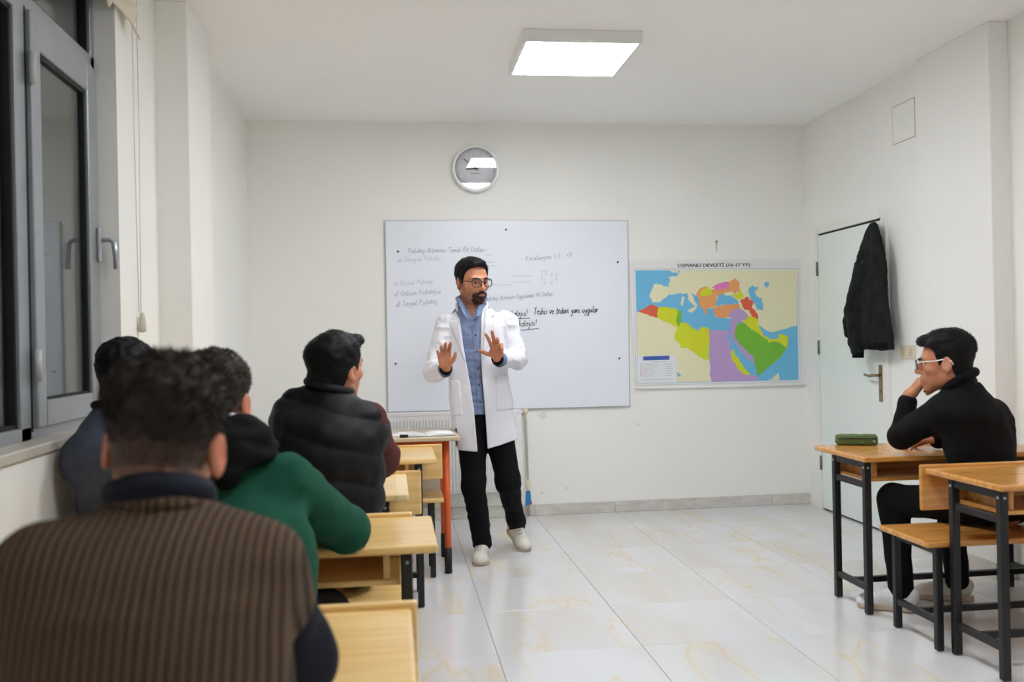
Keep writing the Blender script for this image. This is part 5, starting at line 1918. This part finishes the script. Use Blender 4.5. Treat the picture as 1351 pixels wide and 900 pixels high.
# 3. green hoodie with black hood
s3 = student_common('student in a green hoodie with a black hood, elbow on the desk', (-.40, 2.26, 0))
hp = U(283, 532, 2.38); R3 = head_rot(4, 8, 3); hs = .97
nb = U(292, 600, 2.33)
skin, cran, loc = head_fns(hp, R3, hs, nb, .056)
hip = A3(-.36, 2.24, .53)
shl, shr = U(232, 622, 2.34), U(378, 634, 2.31)
ell_, elr_ = A3(-.50, 2.60, .785), U(455, 700, 2.58)
wrl_, wrr_ = A3(-.36, 2.80, .765), A3(-.26, 2.76, .765)
hR_, pR_ = hand_fn(wrr_, (-.6, .7, -.05), (0, 0, -1), -1, [(.3, .4, .3)] * 4)
co = union([cap(nb, hip, .07, .10), cap(shr, elr_, .035, .03), cap(elr_, wrr_, .03, .024)], .03)
body_mesh(s3, skin, hp, hs, nb, [(hR_, pR_)], (co, [nb, hip, shr, elr_, wrr_]), [M_SKIN2, M_EAR], .005, lambda C: (np.abs(loc(C)[:, 0]) > .079).astype(int), .005)
make_hair(s3, skin, cran, loc, hp, hs, M_HAIRD, top=.020, side=.005, curl=.005, cfreq=45, nape=-.056, strands=3000, slen=.012, lean=(0, 0, .4), fade=M_FADE, seed=4)
rows = [(nb + A3(0, 0, .03), .064, .062), (nb + A3(.0, -.01, -.025), .118, .09), (nb + A3(.004, -.02, -.08), .160, .115), (A3(-.375, 2.25, .86), .170, .130), (A3(-.36, 2.24, .68), .168, .135), (A3(-.36, 2.24, .50), .168, .135)]
gt3 = loft(rows, (1, -.05, 0))
ga3 = union([cap(shr, elr_, .068, .062), cap(elr_, wrr_, .060, .044), cap(shl, ell_, .068, .058), cap(ell_, wrl_, .056, .042)], .025)


def green_fn(P):
    d = smin(gt3(P), ga3(P), .045) + .008 * noise3(P * A3(1, 1, 1.3), 12) + .004 * noise3(P, 28)
    d = smax(d, -cap(nb, nb + A3(0, .01, .2), .056)(P), .008)
    return np.maximum(d, np.where(P[:, 1] > 2.555, .7165, .455) - P[:, 2])


a, b = bounds([c for c, _, _ in rows] + [shl, shr, ell_, elr_, wrl_, wrr_], .19)
ho, _, _ = sdf_obj('hoodie', green_fn, a, b, .009, M_GREEN, s3)
hd = union([cap(U(258, 588, 2.26), U(328, 582, 2.25), .055, .044), cap(U(335, 582, 2.25), U(356, 604, 2.31), .040, .022), cap(U(258, 585, 2.26), U(236, 600, 2.32), .055, .035), cap(U(300, 596, 2.215), U(296, 622, 2.195), .060, .040),
            cap(U(318, 570, 2.27), U(310, 562, 2.33), .035, .03)], .04)
a, b = bounds([U(236, 600, 2.30), U(360, 560, 2.25), U(295, 640, 2.2), U(300, 560, 2.36)], .09)
sdf_obj('hood', lambda P: smax(hd(P) + .010 * noise3(P * A3(.8, .8, 2), 13) + .005 * noise3(P * A3(1, 1, 2.5), 24), -cap(nb + A3(0, 0, -.02), nb + A3(0, .02, .2), .054)(P), .012), a, b, .008, M_BLACKC, ho)
put('hood_lining', tube_mesh([U(262, 556, 2.31), U(282, 552, 2.275), U(305, 551, 2.265), U(325, 554, 2.285), U(341, 562, 2.33)], [.006, .010, .011, .011, .007], 8), M_PAPER, ho)
seat_legs(s3, hip, (1, 0, 0), [A3(-.44, 2.66, .50), A3(-.20, 2.64, .52)], [A3(-.44, 2.62, .10), A3(-.20, 2.62, .10)], M_BLACKC)
shoe(s3, A3(-.44, 2.56, .002), A3(-.44, 2.83, .002)); shoe(s3, A3(-.20, 2.56, .002), A3(-.19, 2.83, .002))

# 4. black puffer vest with maroon sleeves
s4 = student_common('student in a black puffer vest with maroon sleeves, face turned towards the teacher', (-.23, 3.22, 0))
hp = U(444, 487, 3.27); R4 = head_rot(38, -8, 6); hs = .97
nb = U(433, 525, 3.25)
skin, cran, loc = head_fns(hp, R4, hs, nb, .056)
hip = A3(-.23, 3.22, .53)
shl, shr = U(390, 541, 3.26), U(486, 556, 3.22)
ell_, elr_ = A3(-.44, 3.42, .785), U(503, 604, 3.38)
wrl_, wrr_ = A3(-.30, 3.66, .765), A3(-.16, 3.60, .765)
hR_, pR_ = hand_fn(wrr_, (-.6, .7, -.05), (0, 0, -1), -1, [(.3, .4, .3)] * 4)
co = union([cap(nb, hip, .07, .10), cap(shr, elr_, .035, .03), cap(elr_, wrr_, .03, .024)], .03)
body_mesh(s4, skin, hp, hs, nb, [(hR_, pR_)], (co, [nb, hip, shr, elr_, wrr_]), [M_SKIN, M_EAR2], .0045, lambda C: (np.abs(loc(C)[:, 0]) > .079).astype(int), .005)
make_hair(s4, skin, cran, loc, hp, hs, M_HAIRB, top=.020, side=.010, curl=.006, cfreq=35, nape=-.070, strands=2500, slen=.010, lean=(0, -.1, .0), seed=6,
          bumps=[((.01, .070, .094), (.050, .045, .024)), ((-.01, -.078, .060), (.060, .040, .045)), ((-.01, -.092, -.025), (.046, .024, .026))])
eyes(s4, hp, R4, hs); eyebrows(s4, hp, R4, hs, skin)
rows = [(nb + A3(.0, 0, .035), .066, .064), (nb + A3(-.002, -.01, -.015), .115, .09), (nb + A3(-.012, -.02, -.055), .165, .125), (U(431, 570, 3.22), .192, .150), (U(431, 610, 3.21), .195, .155), (A3(-.23, 3.21, .66), .185, .15), (A3(-.23, 3.21, .50), .175, .145)]
vt = loft(rows, (1, -.06, 0))
va = union([cap(shl, shl + (ell_ - shl) * .22, .072, .070), cap(shr, shr + (elr_ - shr) * .12, .062, .06)], .02)


def vest_fn(P):
    d = smin(vt(P), va(P), .05)
    ph = (P[:, 2] + .25 * (P[:, 0] + .23) + .015 * noise3(P, 6)) / .105
    d = d - .013 * np.abs(np.sin(math.pi * ph)) ** .6 + .009 + .004 * noise3(P, 26)
    d = smax(d, -cap(nb, nb + A3(.01, .01, .2), .057)(P), .01)
    return np.maximum(d, .455 - P[:, 2])


a, b = bounds([c for c, _, _ in rows] + [shl, shr], .21)
vo, _, _ = sdf_obj('puffer_vest', vest_fn, a, b, .008, M_VEST, s4)
cz = nb + A3(.004, .0, .028)
put('stand_collar', tube_mesh([cz + A3(.070 * math.cos(t), .068 * math.sin(t), .010 - .02 * math.cos(t)) for t in np.linspace(0, 2 * math.pi, 28)[:-1]], .017, 10, closed=True), M_VEST, vo)
msl = union([cap(shr, elr_, .064, .062), cap(elr_, wrr_, .060, .042)], .03)
msl2 = union([cap(shl, ell_, .062, .058), cap(ell_, wrl_, .056, .042)], .02)
a, b = bounds([shr, elr_, wrr_, shl, ell_, wrl_], .09)
sdf_obj('sleeves', lambda P: np.maximum(np.minimum(msl(P), msl2(P)) + .007 * noise3(P * A3(1, 1, 1.5), 18), np.where(P[:, 1] > 3.43, .7165, .5) - P[:, 2]), a, b, .008, M_MAROON, s4)
seat_legs(s4, hip, (1, 0, 0), [A3(-.33, 3.62, .50), A3(-.13, 3.62, .50)], [A3(-.33, 3.58, .10), A3(-.13, 3.58, .10)], M_BLACKC)
shoe(s4, A3(-.33, 3.52, .002), A3(-.33, 3.79, .002)); shoe(s4, A3(-.13, 3.52, .002), A3(-.12, 3.79, .002))

# 5. black shirt and white spectacles, right-hand row
s5 = student_common('student in a black shirt and white spectacles resting his chin on his fist', (2.52, 3.64, 0))
hp = U(1247, 478, 3.80); R5 = head_rot(-54, 4, 0); hs = 1.03
nb = U(1272, 522, 3.76)
skin, cran, loc = head_fns(hp, R5, hs, nb, .058)
hip = A3(2.56, 3.70, .53)
shl, shr = U(1243, 543, 3.75), U(1310, 546, 3.79)
ell_, elr_ = U(1189, 577, 4.0), A3(2.80, 4.02, .785)
wrl_, wrr_ = U(1199, 523, 3.99), A3(2.56, 4.14, .765)
fist_dir = U(1222, 495, 3.95) - wrl_
hL_, pL_ = hand_fn(wrl_, fist_dir, U(1235, 510, 3.95) - wrl_, 1, [(1.25, 1.35, .9), (1.25, 1.35, .9), (1.25, 1.35, .9), (1.2, 1.3, .9)], (.05, .0, -.04, -.08), .98, (.35, .3, .5))
hR_, pR_ = hand_fn(wrr_, (-.8, .3, -.05), (0, 0, -1), -1, [(.3, .4, .3)] * 4)
foreA = cap(ell_, wrl_, .036, .027)
co = union([cap(nb, hip, .07, .10), cap(shl, ell_, .035, .03), cap(shr, elr_, .035, .03), cap(elr_, wrr_, .03, .024)], .03)
body_mesh(s5, skin, hp, hs, nb, [((lambda P: smin(hL_(P), foreA(P), .012)), pL_ + [wrl_ - (wrl_ - ell_) * .2]), (hR_, pR_)], (co, [nb, hip, shl, shr, ell_, elr_, wrr_]), [M_SKIN2, M_EAR2], .004, lambda C: (np.abs(loc(C)[:, 0]) > .081).astype(int))
make_hair(s5, skin, cran, loc, hp, hs, M_HAIRB, top=.026, side=.007, curl=.005, cfreq=40, nape=-.092, h=.004, strands=2500, slen=.012, lean=(0, 0, .1), seed=8,
          bumps=[((0, .068, .096), (.052, .034, .024)), ((0, -.02, .10), (.065, .075, .026))])
eyes(s5, hp, R5, hs); eyebrows(s5, hp, R5, hs, skin)
spectacles(s5, hp, R5, hs, mat('dark_rim', rgb(48, 44, 52), .3), .0019, mat('white_temple', rgb(236, 236, 236), .35), temple_r=.0024)
fwd = A3(-.34, .94, 0)
lat5 = A3(.94, .34, 0)
ca = (hp - nb) / np.linalg.norm(hp - nb)
rows = [(nb + ca * .085 + A3(.012, -.010, 0), .074, .074), (nb + ca * .035 + A3(.008, -.008, 0), .086, .084), (nb + A3(.006, -.012, -.016), .125, .098), (nb + A3(.014, -.02, -.05), .160, .110), (U(1291, 570, 3.75), .180, .118), (U(1297, 610, 3.74), .170, .112), (A3(2.565, 3.71, .62), .16, .10), (A3(2.565, 3.70, .49), .165, .10)]
bt = loft(rows, lat5)
ba = union([cap(shl, ell_, .068, .060), cap(ell_, ell_ + (wrl_ - ell_) * .86, .055, .040), cap(shr, elr_, .068, .058), cap(elr_, wrr_, .054, .042)], .02)


def black_fn(P):
    d = smin(bt(P), ba(P), .06) + .006 * noise3(P * A3(1, 1, 1.3), 13) + .004 * noise3(P, 26)
    d = smax(d, -cap(nb + ca * .03 + A3(.012, -.010, 0), hp + A3(.012, -.010, .05), .064)(P), .006)
    return np.maximum(d, np.where(P[:, 1] > 3.945, .7165, .455) - P[:, 2])


a, b = bounds([c for c, _, _ in rows] + [shl, shr, ell_, elr_, wrl_, wrr_], .19)
bo, _, _ = sdf_obj('black_shirt', black_fn, a, b, .008, M_BLACKC, s5)
ca = (hp - nb) / np.linalg.norm(hp - nb)
cz = nb + ca * .070 + A3(.012, -.010, 0)
u1 = np.cross(ca, A3(0, 0, 1)); u1 = lat5 - ca * (lat5 @ ca); u1 /= np.linalg.norm(u1); u2 = np.cross(ca, u1)
put('shirt_collar', tube_mesh([cz + u1 * .070 * math.cos(t) + u2 * .070 * math.sin(t) - ca * .012 * math.sin(t) for t in np.linspace(0, 2 * math.pi, 28)[:-1]], .021, 10, closed=True), M_BLACKC, bo)
kL, kR = A3(2.255, 4.02, .51), A3(2.55, 4.06, .51)
aL, aR = U(1189, 778, 4.02), U(1263, 765, 4.10)
seat_legs(s5, hip, lat5, [kL, kR], [aL, aR], M_BLACKC, (.085, .070, .055))
gl_ = UZ(1205, 806, .0)
shoe(s5, gl_ + A3(.01, -.03, .002), gl_ + A3(-.21, .12, .002), upper=mat('white_canvas', rgb(234, 234, 234), .5))
gr_ = UZ(1276, 792, .0)
shoe(s5, gr_ + A3(.02, -.02, .002), gr_ + A3(-.21, .10, .002))
